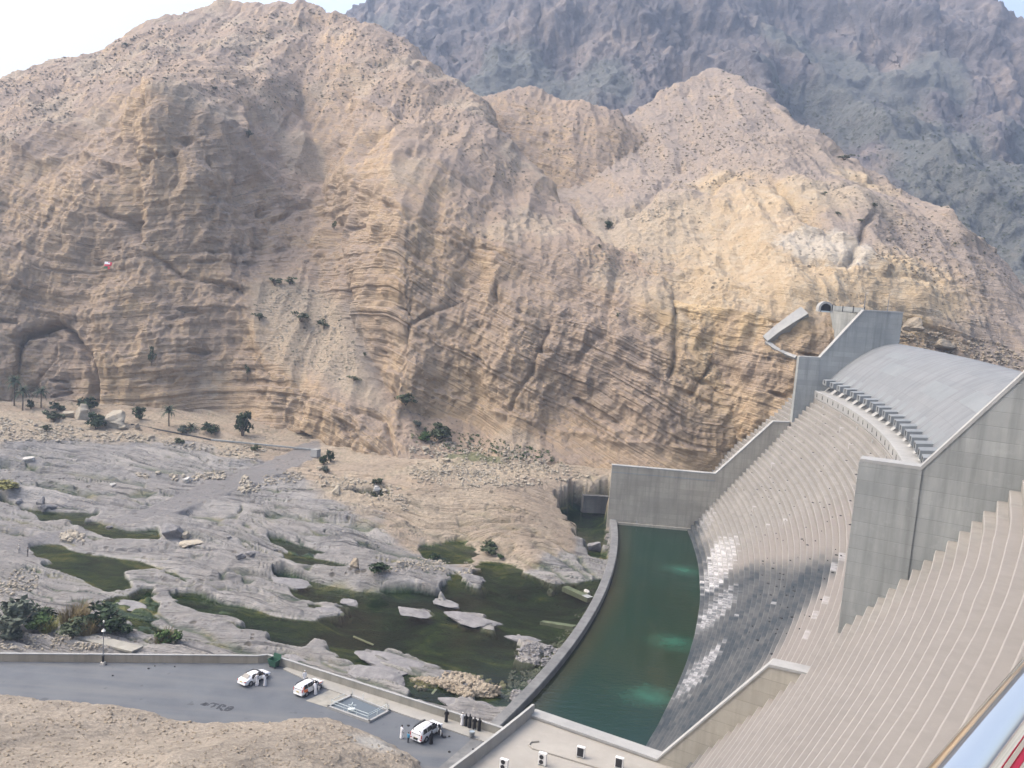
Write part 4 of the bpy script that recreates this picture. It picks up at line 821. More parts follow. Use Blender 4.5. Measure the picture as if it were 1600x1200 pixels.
# ------------------------------------------------------------------ car park
def asphalt_mat():
    w = N('asphalt'); P = w.pos(); n = w.noise(P, .22, 5, .6); f = w.noise(P, 5, 5, .7); s_ = w.noise(w.scale(P, (.05, .5, 1)), 1, 4, .55)
    c = w.mix(w.ramp(n, [(.3, 0), (.7, 1)]), (0.065, 0.074, 0.087), (0.095, 0.105, 0.116)); c = w.mix(w.ramp(s_, [(.45, 0), (.7, .6)]), c, (0.122, 0.125, 0.125)); c = w.mix(w.ramp(f, [(.5, 0), (.8, .4)]), c, (0.129, 0.133, 0.137))
    c = w.mix(w.ramp(w.noise(P, .5, 2), [(.68, 0), (.76, .6)]), c, (0.034, 0.038, 0.042))
    return w.done(c, .8, 0, w.bump(f, .3, .02), spec=.35)
M_ASPH = asphalt_mat()
wl = [atz(-320, 1032, 0), atz(0, 1033, 0), atz(200, 1034.5, 0), atz(404, 1036, 0), atz(418, 1034.5, 0), atz(440, 1040, 0), atz(776, 1147, 0), atz(830, 1165, 0)]
pts = [p for p in wl] + [np.array([6.5, 80, 0]), np.array([-4, 72, 0]), np.array([-120, 78, 0])]
b = MB(); b.add(pts, [tuple(range(len(pts)))]); link_mesh('car_park', b.mesh('car_park', recalc=False), M_ASPH, kind='structure')
M_PARA = concrete('parapet_concrete', (0.205, 0.198, 0.171), (0.281, 0.274, 0.239), False, 0, streak=.5); M_TAN = concrete('parapet_tan', (0.251, 0.220, 0.171), (0.319, 0.285, 0.228), False, 0, streak=.5)
par = empty('parapet_wall', tuple(wl[3]), label='low concrete parapet wall bending along the river side of the car park', cat='wall')
PI_ = Matrix.Translation(-Vector(wl[3]))
def under(o, root_inv): o.matrix_parent_inverse = root_inv; return o
def along_line(P0, P1, L):
    n = max(1, int(round(np.linalg.norm(P1 - P0) / L))); return [(P0 + (P1 - P0) * k / n, P0 + (P1 - P0) * (k + 1) / n) for k in range(n)]
for (i0, i1, L, mm) in ((0, 1, 6, M_TAN), (1, 3, 6, M_TAN), (3, 4, 6, M_TAN), (4, 5, 6, M_PARA), (5, 7, 5, M_PARA)):
    for (p, q) in along_line(wl[i0], wl[i1], L):
        d = q - p; L_ = np.linalg.norm(d); rz = math.atan2(d[1], d[0]); c = (p + q) / 2
        b = MB(); b.box((c[0], c[1], -1.45), (L_ - .012, .28, 5.1), rz); under(b.build('wall_panel', mm, par), PI_)
        b = MB(); b.box((c[0], c[1], 1.14), (L_ - .012, .36, .12), rz); under(b.build('coping', M_PALE, par), PI_)
nrm_ = wl[6] - wl[5]; nrm_ /= np.linalg.norm(nrm_); inn = np.array([nrm_[1], -nrm_[0], 0])      # towards the car park
fp = [wl[5] + nrm_ * 1.0, wl[7], wl[7] + inn * 2.6, wl[5] + nrm_ * 9 + inn * 2.2, wl[5] + nrm_ * 1.0 + inn * .9]
b = MB(); b.prism([p + np.array([0, 0, -.02]) for p in fp], (0, 0, .14)); link_mesh('footpath', b.mesh('footpath'), concrete('path_concrete', (0.220, 0.217, 0.198), (0.281, 0.274, 0.251), False, 0, streak=.2), kind='structure')
pad = [atz(478, 1095, 0), atz(516, 1107, 0), atz(549, 1088, 0), atz(525, 1074, 0)]
b = MB(); b.prism([p + np.array([0, 0, -.01]) for p in pad], (0, 0, .045)); link_mesh('concrete_pad', b.mesh('concrete_pad'), M_PARA, kind='structure')
# kerbed pit with its grate, rails and valve
q4 = [atz(513, 1106, 0), atz(577, 1129, 0), atz(608, 1112.5, 0), atz(549, 1088.5, 0)]; qc = sum(q4) / 4
M_STEEL = flat_mat('galvanised_steel', (.42, .48, .50), .45, .7); M_GRATE = flat_mat('grate_steel', (.10, .125, .145), .6, .3); M_PIPE = flat_mat('pale_pipe', (.50, .56, .56), .5)
pit = empty('drain_pit', tuple(qc), label='kerbed drain pit with dark grating and pale steel rails set in the car park', cat='drain'); QI = Matrix.Translation(-Vector(qc))
for k in range(4):
    p, q = q4[k], q4[(k + 1) % 4]; d = q - p; b = MB(); b.box(tuple((p + q) / 2 + np.array([0, 0, .14])), (np.linalg.norm(d) + .28, .30, .34), math.atan2(d[1], d[0])); under(b.build('kerb', M_PALE, pit), QI)
def qpt(u, v_, z): return q4[0] * (1 - u) * (1 - v_) + q4[1] * u * (1 - v_) + q4[2] * u * v_ + q4[3] * (1 - u) * v_ + np.array([0, 0, z])
b = MB(); b.prism([qpt(0, 0, .02), qpt(1, 0, .02), qpt(1, 1, .02), qpt(0, 1, .02)], (0, 0, .06)); gp = under(b.build('grate_plate', M_GRATE, pit), QI)
for k in range(14): b = MB(); b.tube([qpt((k + .5) / 14, .02, .11), qpt((k + .5) / 14, .98, .11)], .03, 4); o = b.build('grate_bar', M_GRATE, gp); o.matrix_parent_inverse = QI
for h in (.5, 1.0):
    b = MB(); ins = .06 + .10 * (1.0 - h) ; b.tube([qpt(.0 + ins * .4, .62, h), qpt(ins * .4, ins, h), qpt(1 - ins, ins, h), qpt(1 - ins, 1 - ins * .4, h)], .035, 6); under(b.build('rail', M_PIPE, pit), QI)
for (u_, v_) in ((.04, .6), (.04, .06), (.35, .06), (.66, .06), (.94, .06), (.94, .5), (.95, .95), (.03, 1.0), (.3, 1.02), (.98, .98)):
    b = MB(); b.tube([qpt(u_, v_, 0), qpt(u_, v_, 1.05)], .035, 6); under(b.build('post', M_PIPE, pit), QI)
b = MB(); c = qpt(.42, .30, 0); b.tube([c, c + [0, 0, 1.0]], .07, 8); b.tube([c + [-.5, 0, .75], c + [.5, .1, .75]], .05, 6); b.tube([c + [0, -.3, 1.0], c + [0, .3, 1.0]], .05, 6); b.box(tuple(c + [.0, -.35, .25]), (.9, .5, .45), .3); under(b.build('valve', M_PIPE, pit), QI)
b = MB(); tr = [qpt(.30, 1.02, 0), qpt(.98, 1.03, 0), qpt(.66, 1.42, 0), qpt(.40, 1.30, 0)]; b.prism(tr, (0, 0, .35)); under(b.build('concrete_block', M_PARA, pit), QI)
# tyre-rubber writing on the asphalt
M_RUB = flat_mat('tyre_rubber', (.018, .022, .03), .8)
st_ = [[(313, 1100.6), (319, 1099.6), (322, 1098.2), (324.5, 1098.8), (320, 1100.2), (317.5, 1101.8), (320, 1102.4), (324, 1101)], [(320, 1100), (325, 1101.8), (327.5, 1099.8)], [(328.5, 1099.4), (333, 1098.6), (338, 1100), (342.5, 1100.6)], [(337, 1100.2), (334, 1103.6), (329, 1105)],
       [(347.5, 1100.6), (344, 1102.6), (341.5, 1105.6), (338, 1107.8)], [(347.5, 1100.6), (352, 1102.6), (352, 1104), (347, 1104.2)], [(344, 1106), (346, 1109.4), (347.6, 1110.4)], [(358.6, 1104), (354, 1107), (351, 1110), (355, 1110.4), (360, 1109), (364, 1106), (363.4, 1104.4), (359, 1104)], [(356, 1108), (361, 1106)]]
wr = empty('tyre_writing', tuple(atz(340, 1104, .004)), label='dark scrawled letters in tyre rubber on the grey asphalt', cat='graffiti'); WI = Matrix.Translation(-Vector(atz(340, 1104, .004)))
for sidx, sk in enumerate(st_):
    P_ = [atz(x, y, .004 + .0015 * sidx) for x, y in sk]; Lf = []; Rt = []
    for k, p in enumerate(P_):
        t_ = P_[min(k + 1, len(P_) - 1)] - P_[max(k - 1, 0)]; t_ /= np.linalg.norm(t_); nn = np.array([-t_[1], t_[0], 0]) * (.17 if 0 < k < len(P_) - 1 else .12); Lf.append(p + nn); Rt.append(p - nn)
    b = MB(); n = len(P_); b.add(Lf + Rt, [(k, k + 1, n + k + 1, n + k) for k in range(n - 1)]); under(b.build('stroke', M_RUB, wr), WI)
# valve house roof beside the basin, with its equipment
vh = empty('valve_house', tuple(pol(300, -31, 0)), label='flat roofed concrete house between the pool and the stepped dam face', cat='building'); VI = Matrix.Translation(-Vector(pol(300, -31, 0)))
M_ROOF = concrete('roof_screed', (0.228, 0.217, 0.194), (0.285, 0.274, 0.247), False, 0, streak=.15)
def vpart(name, b, m, parent=vh): o = b.build(name, m, parent); o.matrix_parent_inverse = VI; return o
b = MB(); a_ = np.linspace(-29.15, -37, 12); b.add([pol(296, x, -3) for x in a_] + [pol(296, x, 13.65) for x in a_] + [pol(295.7, x, 13.65) for x in a_] + [pol(295.7, x, -3) for x in a_], [(k + o * 12, k + 1 + o * 12, k + 1 + ((o + 1) % 4) * 12, k + ((o + 1) % 4) * 12) for k in range(11) for o in range(4)]); vpart('wall', b, M_WALL)
b = MB(); n = 12; b.add([pol(295.7, x, 13.67) for x in a_] + [pol(314.3, x, 13.67) for x in a_], [(k, k + 1, n + k + 1, n + k) for k in range(n - 1)]); vpart('roof', b, M_ROOF)
V, Q, _ = sweep([(295.6, 13.65), (295.6, 14.80), (295.9, 14.85), (295.95, 13.67)], -36, -29.1, 12); vpart('parapet', MB().add(V.reshape(-1, 3), [tuple(q) for q in Q]), M_PALE)
b = radial_block([(296, 13.65), (311.0, 13.65), (311.0, 13.79), (296, 13.79)], -29.0, -29.12); vpart('roof_edge', b, M_PALE)
b = MB(); b.tube([atz(842, 1158, 13.75), atz(830, 1159, 13.75), atz(826, 1164, 13.75), atz(832, 1169, 13.75), atz(880, 1183, 13.75), atz(936, 1200, 13.75)], .09, 6); vpart('conduit', b, M_ROOF)
M_WHITE = flat_mat('white_enamel', (.62, .62, .61), .4, 0, .05); M_BLACK = flat_mat('dark_grille', (.02, .021, .024), .7)
acI = 0
for (x, y, hgt, kind, lab) in ((907, 1183, .98, 0, 'white air conditioning unit with a dark grille nearest the pool edge'), (847, 1195, 1.12, 1, 'white air conditioning unit with two round fans on the house roof'),
                               (967, 1200, .98, 0, 'white air conditioning unit with a dark grille nearest the stepped dam face'), (787, 1203, .98, 1, 'white air conditioning unit close to the roof parapet above the car park')):
    c = atz(x, y, 13.68); rz = math.radians(-22); ac = empty('air_conditioner', tuple(c), rz, label=lab, cat='air conditioner', group='air conditioners on the house roof')
    b = MB(); b.box((0, 0, hgt / 2 + .08), (.78, .34, hgt)); b.build('casing', M_WHITE, ac, bevel=.02)
    if kind == 0:
        b = MB(); b.box((-.02, -.175, hgt / 2 + .08), (.60, .03, hgt * .84)); b.build('grille', M_BLACK, ac)
    else:
        for zz in (.27, .75):
            b = MB(); v_ = [(-.06 + .21 * math.cos(t), -.18, zz + .08 + .21 * math.sin(t)) for t in np.linspace(0, 2 * math.pi, 16, endpoint=False)]; b.prism(v_, (0, -.02, 0)); b.build('fan', M_BLACK, ac)
    for xx in (-.28, .28): b = MB(); b.box((xx, 0, .04), (.08, .38, .08)); b.build('foot', M_STEEL, ac)
# abutment: headwall strip, tunnel mouth, poles
M_POLE = flat_mat('grey_pole', (.22, .23, .24), .5, .4)
b = MB(); 
sp = [hit(1262, 488), hit(1232, 507), hit(1194, 532)]
def on(px, py, default_Y): h = hit(px, py); return h[0] if h is not None else atY(px, py, default_Y)
pl = [(1275, 487), (1254, 486), (1192, 531), (1200, 541), (1240, 560), (1247, 553), (1210, 533), (1262, 496)]
plw = [pol(337.5, 0.6, 57), None]
b = MB()
def rockpt(x, y): h = hit(x, y, [SH_A, SH_B]); return (h[0] - .25 * ray(x, y)) if h is not None else atY(x, y, 213)
bp = [rockpt(*q) for q in ((1258, 489), (1238, 503), (1216, 518), (1197, 532))]; b.tube(bp, [2.1, 2.0, 1.8, 1.5], 4)
bq = [rockpt(*q) for q in ((1197, 534), (1212, 545), (1228, 553), (1244, 559))]; b.tube(bq, [.7, .65, .6, .6], 4)
tag(b.build('abutment_beam', M_PALE), 'sloping concrete beam framing bare rock beside the far abutment', 'beam')
tun = empty('tunnel_portal', tuple(pol(342, 1.6, 56.5)), label='round headed tunnel mouth in the cliff above the far abutment', cat='tunnel')
c = atY(1290, 482, 219.5); rx = np.array([1, -.15, 0]); rx /= np.linalg.norm(rx); ryv = np.array([-.15, -1, 0]); ryv /= np.linalg.norm(ryv); TI = Matrix.Translation(-Vector(pol(342, 1.6, 56.5)))
def arch(r, z0_, n=12): return [c + rx * r + [0, 0, z0_]] + [c + rx * r * math.cos(t) + np.array([0, 0, r * math.sin(t)]) for t in np.linspace(0, math.pi, n)] + [c - rx * r + [0, 0, z0_]]
o_, i_ = arch(1.75, -.9), arch(1.25, -.9); n = len(o_); b = MB()
V_ = [p + ryv * .5 for p in o_] + [p + ryv * .5 for p in i_] + [p - ryv * 3 for p in o_] + [p - ryv * 3 for p in i_]
b.add(V_, [(k, k + 1, n + k + 1, n + k) for k in range(n - 1)] + [(n + k, n + k + 1, 3 * n + k + 1, 3 * n + k) for k in range(n - 1)] + [(k, 2 * n + k, 2 * n + k + 1, k + 1) for k in range(n - 1)]); under(b.build('arch_ring', M_PALE, tun), TI)
b = MB(); b.add([p + ryv * .15 for p in i_], [tuple(range(n))]); under(b.build('dark_opening', M_DARK, tun), TI)
b = MB(); b.box(tuple(c + ryv * .6 + np.array([0, 0, -.75])), (2.2, .1, .35), math.atan2(rx[1], rx[0])); under(b.build('gate_rail', M_STEEL, tun), TI)
cf = empty('crest_fence', tuple(pol(337.4, 2, 56.5)), label='grey railing along the crest between the tunnel and the far training wall', cat='railing'); FI = Matrix.Translation(-Vector(pol(337.4, 2, 56.5)))
b = MB(); A0 = atY(1300, 483, 218); A1 = atY(1350, 487, 211); b.prism([A0 + [0, 0, -.3], A1 + [0, 0, -.3], A1 + [0, 0, .9], A0 + [0, 0, .9]], (.1, .1, 0)); under(b.build('panel', M_WALL, cf), FI)
for t in (0, .33, .66, 1): b = MB(); p = A0 + (A1 - A0) * t; b.tube([p + [0, -.1, -.4], p + [0, -.1, 1.2]], .1, 6); under(b.build('post', M_BLACK, cf), FI)
for (x, y0, y1, Y, lab) in ((1349.5, 487, 458, 211, 'thin grey pole at the end of the crest railing'), (1386.5, 486, 461, 210, 'thin grey pole on top of the far training wall')):
    b = MB(); p, q = atY(x, y0, Y), atY(x + 3, y1, Y); q[0], q[1] = p[0], p[1]; b.tube([p, q], [.09, .05], 6); b.tube([q, q + [.5, -.4, .1]], .05, 5); tag(b.build('pole', M_POLE), lab, 'pole', 'poles on the crest')

# ------------------------------------------------------------------ vehicles
M_CARW = N('white_paint').done((.70, .71, .72), .25, 0, spec=.5, Coat_Weight=.5); M_GLASS = N('car_glass').done((.012, .014, .018), .08, 0, spec=.6)
M_TYRE = flat_mat('tyre', (.016, .016, .017), .85); M_RIM = flat_mat('alloy', (.45, .45, .47), .35, .8); M_RED = flat_mat('red_lens', (.35, .02, .015), .3); M_LENS = flat_mat('clear_lens', (.6, .62, .65), .15); M_ORANGE = flat_mat('orange_decal', (.75, .16, .03), .4); M_TRIM = flat_mat('dark_trim', (.02, .02, .022), .6); M_PLATE = flat_mat('number_plate', (.55, .42, .06), .5)
def applied(me, mods):
    o = bpy.data.objects.new('work', me); COL.objects.link(o)
    for typ, kw in mods:
        m = o.modifiers.new(typ, typ)
        for a, v in kw.items(): setattr(m, a, v)
    dg = bpy.context.evaluated_depsgraph_get(); r = bpy.data.meshes.new_from_object(o.evaluated_get(dg)); bpy.data.objects.remove(o); return r
def car(name, st, loc, rz, label, k=1.0, wheel=.33, axles=(-1.38, 1.38), glass=(), doors=(), decals=(), opening=None, rack=False, plate_z=.75, tail=None):
    r = empty(name, tuple(loc), rz, label=label, cat='car', group='white cars in the car park'); r.scale = (k, k, k)
    b = MB(); v = []; n = 10
    for (x, w, zb, zh, zt, wt) in st: zm = zb + (zh - zb) * .5; v += [(x, -w * .9, zb), (x, -w, zb + .12), (x, -w * 1.01, zm), (x, -w * .975, zh), (x, -wt, zt), (x, wt, zt), (x, w * .975, zh), (x, w * 1.01, zm), (x, w, zb + .12), (x, w * .9, zb)]
    f = [(s_ * n + j, s_ * n + (j + 1) % n, (s_ + 1) * n + (j + 1) % n, (s_ + 1) * n + j) for s_ in range(len(st) - 1) for j in range(n)]
    f += [tuple(range(n - 1, -1, -1)), tuple(range((len(st) - 1) * n, len(st) * n))]; b.add(v, f)
    me = applied(b.mesh('body'), [('SUBSURF', dict(levels=2))]); me.polygons.foreach_set('use_smooth', np.ones(len(me.polygons), bool)); me.materials.clear(); me.name = 'body'
    link_mesh('body', me, M_CARW, r)
    for ax in axles:
        for sd in (-1, 1):
            y = sd * (st[3][1] - .07); b = MB(); ring = lambda rr, yy: [(ax + rr * math.cos(t), yy, wheel + rr * math.sin(t)) for t in np.linspace(0, 2 * math.pi, 18, endpoint=False)]
            b.prism(ring(wheel + .07, y - .02), (0, sd * .065, 0)); b.build('wheel_arch', M_TRIM, r)
            wh = empty('wheel', (0, 0, 0)); wh.parent = r
            b = MB(); b.prism(ring(wheel, y - .09 * sd), (0, sd * .19, 0)); b.build('tyre', M_TYRE, wh); b = MB(); b.prism(ring(wheel * .62, y + .10 * sd), (0, sd * .012, 0)); b.build('rim', M_RIM, wh)
    for nm, q in glass: b = MB(); b.prism(q, (0, 0, .008)); b.build(nm, M_GLASS, r)
    x0 = st[0][0]; w0 = st[1][1]; tl = tail or [(x0 + .02, .62, .16, .18)]
    for (tx, tz, tw, th) in tl:
        for sd in (-1, 1): b = MB(); b.box((tx, sd * (w0 - tw / 2 - .02), tz), (.10, tw, th)); b.build('tail_light', M_RED, r, bevel=.015)
    b = MB(); b.box((x0 - .005, 0, plate_z), (.03, .46, .13)); b.build('number_plate', M_PLATE, r)
    b = MB(); b.box((x0 + .03, 0, .42), (.12, w0 * 1.75, .16)); b.build('bumper', M_CARW, r, bevel=.03)
    for sd in (-1, 1): b = MB(); b.box((st[-1][0] - .14, sd * (st[-2][1] - .17), st[-2][3] - .06), (.16, .28, .13), sd * -.3); b.build('headlight', M_LENS, r, bevel=.02)
    for sd in (-1, 1): b = MB(); b.box((.78, sd * (st[5][1] + .10), st[5][3] + .08), (.10, .2, .13)); b.build('mirror', M_CARW, r, bevel=.02)
    if opening: b = MB(); x_a, x_b, z_a, z_b, y_ = opening; b.box(((x_a + x_b) / 2, y_, (z_a + z_b) / 2), (x_b - x_a, .10, z_b - z_a)); b.build('door_opening', M_TRIM, r)
    for (hx, L_, z_a, z_b, z_t, ang, sd) in doors:
        d = empty('door', (hx, sd * st[4][1], 0), 0); d.parent = r; d.rotation_euler = (0, 0, sd * -ang)
        b = MB(); b.box((-L_ / 2, 0, (z_a + z_b) / 2), (L_, .07, z_b - z_a)); b.build('door_panel', M_CARW, d, bevel=.02); b = MB(); b.prism([(-L_ * .95, 0, z_b), (-.02, 0, z_b), (-L_ * .32, 0, z_t), (-L_ * .9, 0, z_t)], (0, .04, 0)); b.build('door_glass', M_GLASS, d)
    for q in decals: b = MB(); b.prism(q, (0, .004, 0)); b.build('decal', M_ORANGE, r)
    if rack:
        for sd in (-1, 1): b = MB(); z_ = st[3][4] + .03; b.tube([(-1.8, sd * .60, z_), (-1.7, sd * .60, z_ + .06), (.0, sd * .60, z_ + .06), (.1, sd * .60, z_)], .022, 6); b.build('roof_rail', M_TRIM, r)
        b = MB(); b.box((x0 + .02, 0, .62), (.16, .62, .28)); b.build('rear_plate_panel', M_TRIM, r, bevel=.02)
    return r
SED = [(-2.32, .66, .36, .76, .80, .60), (-2.24, .84, .24, .90, .95, .70), (-1.75, .88, .20, .97, 1.02, .70), (-1.15, .89, .20, .96, 1.40, .58), (-.55, .89, .20, .95, 1.48, .58), (.15, .89, .20, .94, 1.46, .58), (.55, .89, .20, .93, 1.32, .60), (1.2, .88, .20, .90, .96, .70), (1.85, .87, .20, .80, .84, .70), (2.22, .80, .24, .66, .70, .64), (2.32, .64, .36, .56, .60, .54)]
def side_glass(st, x0, x1, i, lo=.10, hi=.82, sd=-1, slant=(0, 0)):
    w, zh, zt, wt = st[i][1] * .985, st[i][3], st[i][4], st[i][5]; P = lambda x, t: (x, sd * (w + (wt - w) * t + .012), zh + (zt - zh) * t); return [P(x0, lo), P(x1, lo), P(x1 + slant[1], hi), P(x0 + slant[0], hi)]
gs = [('windscreen', [(1.16, -.62, 1.0), (1.16, .62, 1.0), (.36, .50, 1.415), (.36, -.50, 1.415)]), ('rear_window', [(-1.78, -.60, 1.055), (-1.78, .60, 1.055), (-1.13, .50, 1.405), (-1.13, -.50, 1.405)])]
for sd in (-1, 1): gs += [('side_window', side_glass(SED, -1.2, -.32, 4, sd=sd, slant=(.28, .0))), ('side_window', side_glass(SED, -.25, .95, 4, sd=sd, slant=(0, -.52)))]
def head(p, q): a, b = atz(*p, 0), atz(*q, 0); d = b - a; return math.atan2(d[1], d[0])
car('sedan', SED, atz(397, 1063.5, .01), head((382, 1069), (413, 1055)), 'white sedan with open right side doors and two men in white beside it', glass=gs, doors=[(.85, 1.05, .3, .93, 1.36, 1.05, -1), (-.25, .95, .3, .93, 1.36, 1.0, -1)], opening=(-1.05, .80, .32, 1.30, -.80), tail=[(-2.24, .80, .30, .15)])
SUVS = [(-2.34, .78, .42, .98, 1.02, .70), (-2.28, .90, .30, 1.12, 1.66, .66), (-1.95, .92, .28, 1.13, 1.84, .68), (-.6, .92, .28, 1.11, 1.88, .68), (.2, .92, .28, 1.09, 1.82, .66), (.62, .92, .28, 1.07, 1.58, .68), (1.2, .91, .28, 1.06, 1.12, .78), (1.9, .90, .28, 1.00, 1.04, .78), (2.25, .86, .32, .90, .94, .74), (2.36, .72, .44, .72, .76, .62)]
gsv = [('windscreen', [(1.2, -.66, 1.16), (1.2, .66, 1.16), (.42, .56, 1.72), (.42, -.56, 1.72)]), ('rear_window', [(-2.33, -.66, 1.16), (-2.33, .66, 1.16), (-2.16, .56, 1.66), (-2.16, -.56, 1.66)])]
for sd in (-1, 1): gsv += [('side_window', side_glass(SUVS, -1.95, -1.15, 3, sd=sd, slant=(.12, .0))), ('side_window', side_glass(SUVS, -1.08, -.12, 3, sd=sd)), ('side_window', side_glass(SUVS, -.05, 1.0, 3, sd=sd, slant=(0, -.5)))]
car('suv', SUVS, atz(666.5, 1149, .01), head((652, 1158), (684, 1136)), 'white four wheel drive car with roof rails and its front door open near the bin', wheel=.37, axles=(-1.35, 1.42), glass=gsv, doors=[(.95, 1.05, .42, 1.1, 1.66, 1.1, -1)], opening=(-.1, .92, .45, 1.55, -.84), rack=True, plate_z=.70, tail=[(-2.27, 1.0, .12, .42), (-2.3, .62, .3, .12)])
dec = [[(-1.9, -.945, .75), (-1.2, -.95, .70), (-1.25, -.945, 1.1), (-1.8, -.93, 1.16), (-2.1, -.93, 1.1)], [(-2.15, -.90, 1.14), (-1.9, -.90, 1.14), (-1.8, -.80, 1.55), (-2.0, -.78, 1.6)], [(1.2, -.935, .9), (2.0, -.93, .88), (1.9, -.93, 1.02), (1.2, -.93, 1.06)]]
car('suv', SUVS, atz(482, 1079.5, .01), head((470, 1087), (499, 1071)), 'white estate car with orange stickers on its rear corner beside the drain pit', k=.93, wheel=.35, axles=(-1.38, 1.4), glass=gsv, doors=[(.95, 1.0, .42, 1.1, 1.6, .9, -1)], opening=(-.1, .92, .45, 1.55, -.84), decals=dec, plate_z=.8, tail=[(-2.27, 1.05, .12, .4)])

# ------------------------------------------------------------------ people
def skin_mat():
    w = N('person_cloth'); c = w.attr('ca', 'Color'); P = w.obj(); return w.done(w.mix(w.math('MULTIPLY', w.noise(P, 6, 3), .25), c, (.05, .05, .05), 'MULTIPLY'), .85)
M_PERS = skin_mat(); M_HAIR = flat_mat('dark_hair', (.012, .010, .009), .7); M_VEIL = flat_mat('black_veil', (.008, .008, .010), .8); M_CAP = flat_mat('white_cap', (.66, .65, .63), .8)
SKIN = (.24, .135, .085)
def ell(b, rings, n=14):
    v = []; f = []
    for (cx, cy, z, rx_, ry_) in rings: v += [(cx + rx_ * math.cos(2 * math.pi * j / n), cy + ry_ * math.sin(2 * math.pi * j / n), z) for j in range(n)]
    for k in range(len(rings) - 1):
        for j in range(n): f.append((k * n + j, k * n + (j + 1) % n, (k + 1) * n + (j + 1) % n, (k + 1) * n + j))
    f += [tuple(range(n - 1, -1, -1)), tuple(range((len(rings) - 1) * n, len(rings) * n))]; b.add(v, f)
def body(robe, kind='robe', lean=0.0, reach=0.0, legs=None, sit=False):
    b = MB(); L = lambda z: lean * max(0, z - .85) ** 1.2        # forward is +y
    if sit:
        ell(b, [(0, 0, .40, .19, .17), (0, -.02, .62, .18, .15), (0, .02, .88, .20, .13), (0, .05, .98, .17, .10), (0, .06, 1.03, .06, .06)]); hz = 1.14; hy = .10
        for sd in (-1, 1): b.tube([(sd * .10, .02, .47), (sd * .12, .42, .50), (sd * .12, .46, .10)], [.11, .09, .075], 10); b.box((sd * .12, .53, .04), (.10, .24, .08)); b.tube([(sd * .18, .04, .95), (sd * .25, .12, .70), (sd * .14, .34, .62)], [.06, .05, .04], 8)
        hands = [(sd * .14, .34, .62) for sd in (-1, 1)]
    else:
        if kind == 'robe': ell(b, [(0, 0, .05, .25, .20), (0, 0, .45, .215, .17), (0, L(.9), .92, .19, .145), (0, L(1.2), 1.22, .21, .13), (0, L(1.38), 1.40, .20, .105), (0, L(1.45), 1.455, .11, .08), (0, L(1.5), 1.50, .055, .055), (0, L(1.54), 1.54, .05, .05)])
        else:
            ell(b, [(0, 0, .84, .16, .11), (0, 0, 1.0, .155, .11), (0, 0, 1.25, .19, .115), (0, 0, 1.40, .18, .09), (0, 0, 1.46, .09, .07), (0, 0, 1.54, .05, .05)])
            for sd in (-1, 1): b.tube([(sd * .085, 0, .90), (sd * .09, .02, .48), (sd * .095, 0, .06)], [.085, .065, .05], 10)
        for sd in (-1, 1):
            b.box((sd * .10, .07, .035), (.095, .26, .07)); rr = reach if sd > 0 else reach * .6
            sh = (sd * .20, L(1.38), 1.38); el = (sd * .27, L(1.2) + .04 + rr * .20, 1.12 + rr * .10); ha = (sd * (.24 - .05 * rr), L(1.0) + .12 + rr * .42, .88 + rr * .32); b.tube([sh, el, ha], [.068, .056, .040], 8)
            for fg in range(4): t_ = np.array(ha); b.tube([t_ + [sd * .012, (fg - 1.5) * .02, -.01], t_ + [sd * .008, (fg - 1.5) * .022 + .02, -.075 - .012 * (fg in (1, 2))]], .0105, 5)
            b.tube([np.array(ha) + [0, .02, .0], np.array(ha) + [-sd * .02, .055, -.03]], .011, 5)
        hands = [(sd * (.24 - .05 * (reach if sd > 0 else reach * .6)), L(1.0) + .12 + (reach if sd > 0 else reach * .6) * .42, .86 + (reach if sd > 0 else reach * .6) * .32) for sd in (-1, 1)]; hz = 1.64; hy = L(1.62) + .015
    ell(b, [(0, hy, hz - .125, .035, .045), (0, hy + .012, hz - .10, .055, .065), (0, hy + .008, hz - .04, .072, .088), (0, hy, hz + .03, .078, .098), (0, hy - .008, hz + .09, .062, .08), (0, hy - .01, hz + .118, .03, .04)])
    b.tube([(0, hy + .085, hz + .01), (0, hy + .115, hz - .025)], [.010, .016], 6)
    for sd in (-1, 1): b.box((sd * .078, hy, hz - .01), (.02, .045, .06))
    me = applied(b.mesh('person'), [('REMESH', dict(mode='VOXEL', voxel_size=.0145)), ('SMOOTH', dict(factor=.5, iterations=2))])
    n = len(me.vertices); co = np.empty(n * 3, np.float32); me.vertices.foreach_get('co', co); co = co.reshape(-1, 3); c = np.tile(np.array(robe + (1,), np.float32), (n, 1))
    if legs: c[co[:, 2] < .88] = legs + (1,)
    hd = np.linalg.norm((co - [0, hy, hz]) / [1, 1, 1.25], axis=1) < .135; c[hd] = SKIN + (1,)
    for h_ in hands: c[np.linalg.norm(co - np.array(h_), axis=1) < .085] = SKIN + (1,)
    ey = (np.abs(np.abs(co[:, 0]) - .03) < .014) & (np.abs(co[:, 2] - hz - .005) < .010) & (co[:, 1] > hy + .05); c[ey] = (.01, .01, .01, 1)
    mo = (np.abs(co[:, 0]) < .026) & (np.abs(co[:, 2] - hz + .062) < .007) & (co[:, 1] > hy + .04); c[mo] = (.16, .05, .045, 1)
    c[co[:, 2] < .05] = (.03, .025, .02, 1)
    at = me.attributes.new('ca', 'FLOAT_COLOR', 'POINT'); at.data.foreach_set('color', np.ascontiguousarray(c, np.float32).ravel()); me.polygons.foreach_set('use_smooth', np.ones(len(me.polygons), bool)); me.materials.clear(); me.materials.append(M_PERS)
    return me, (hy, hz)
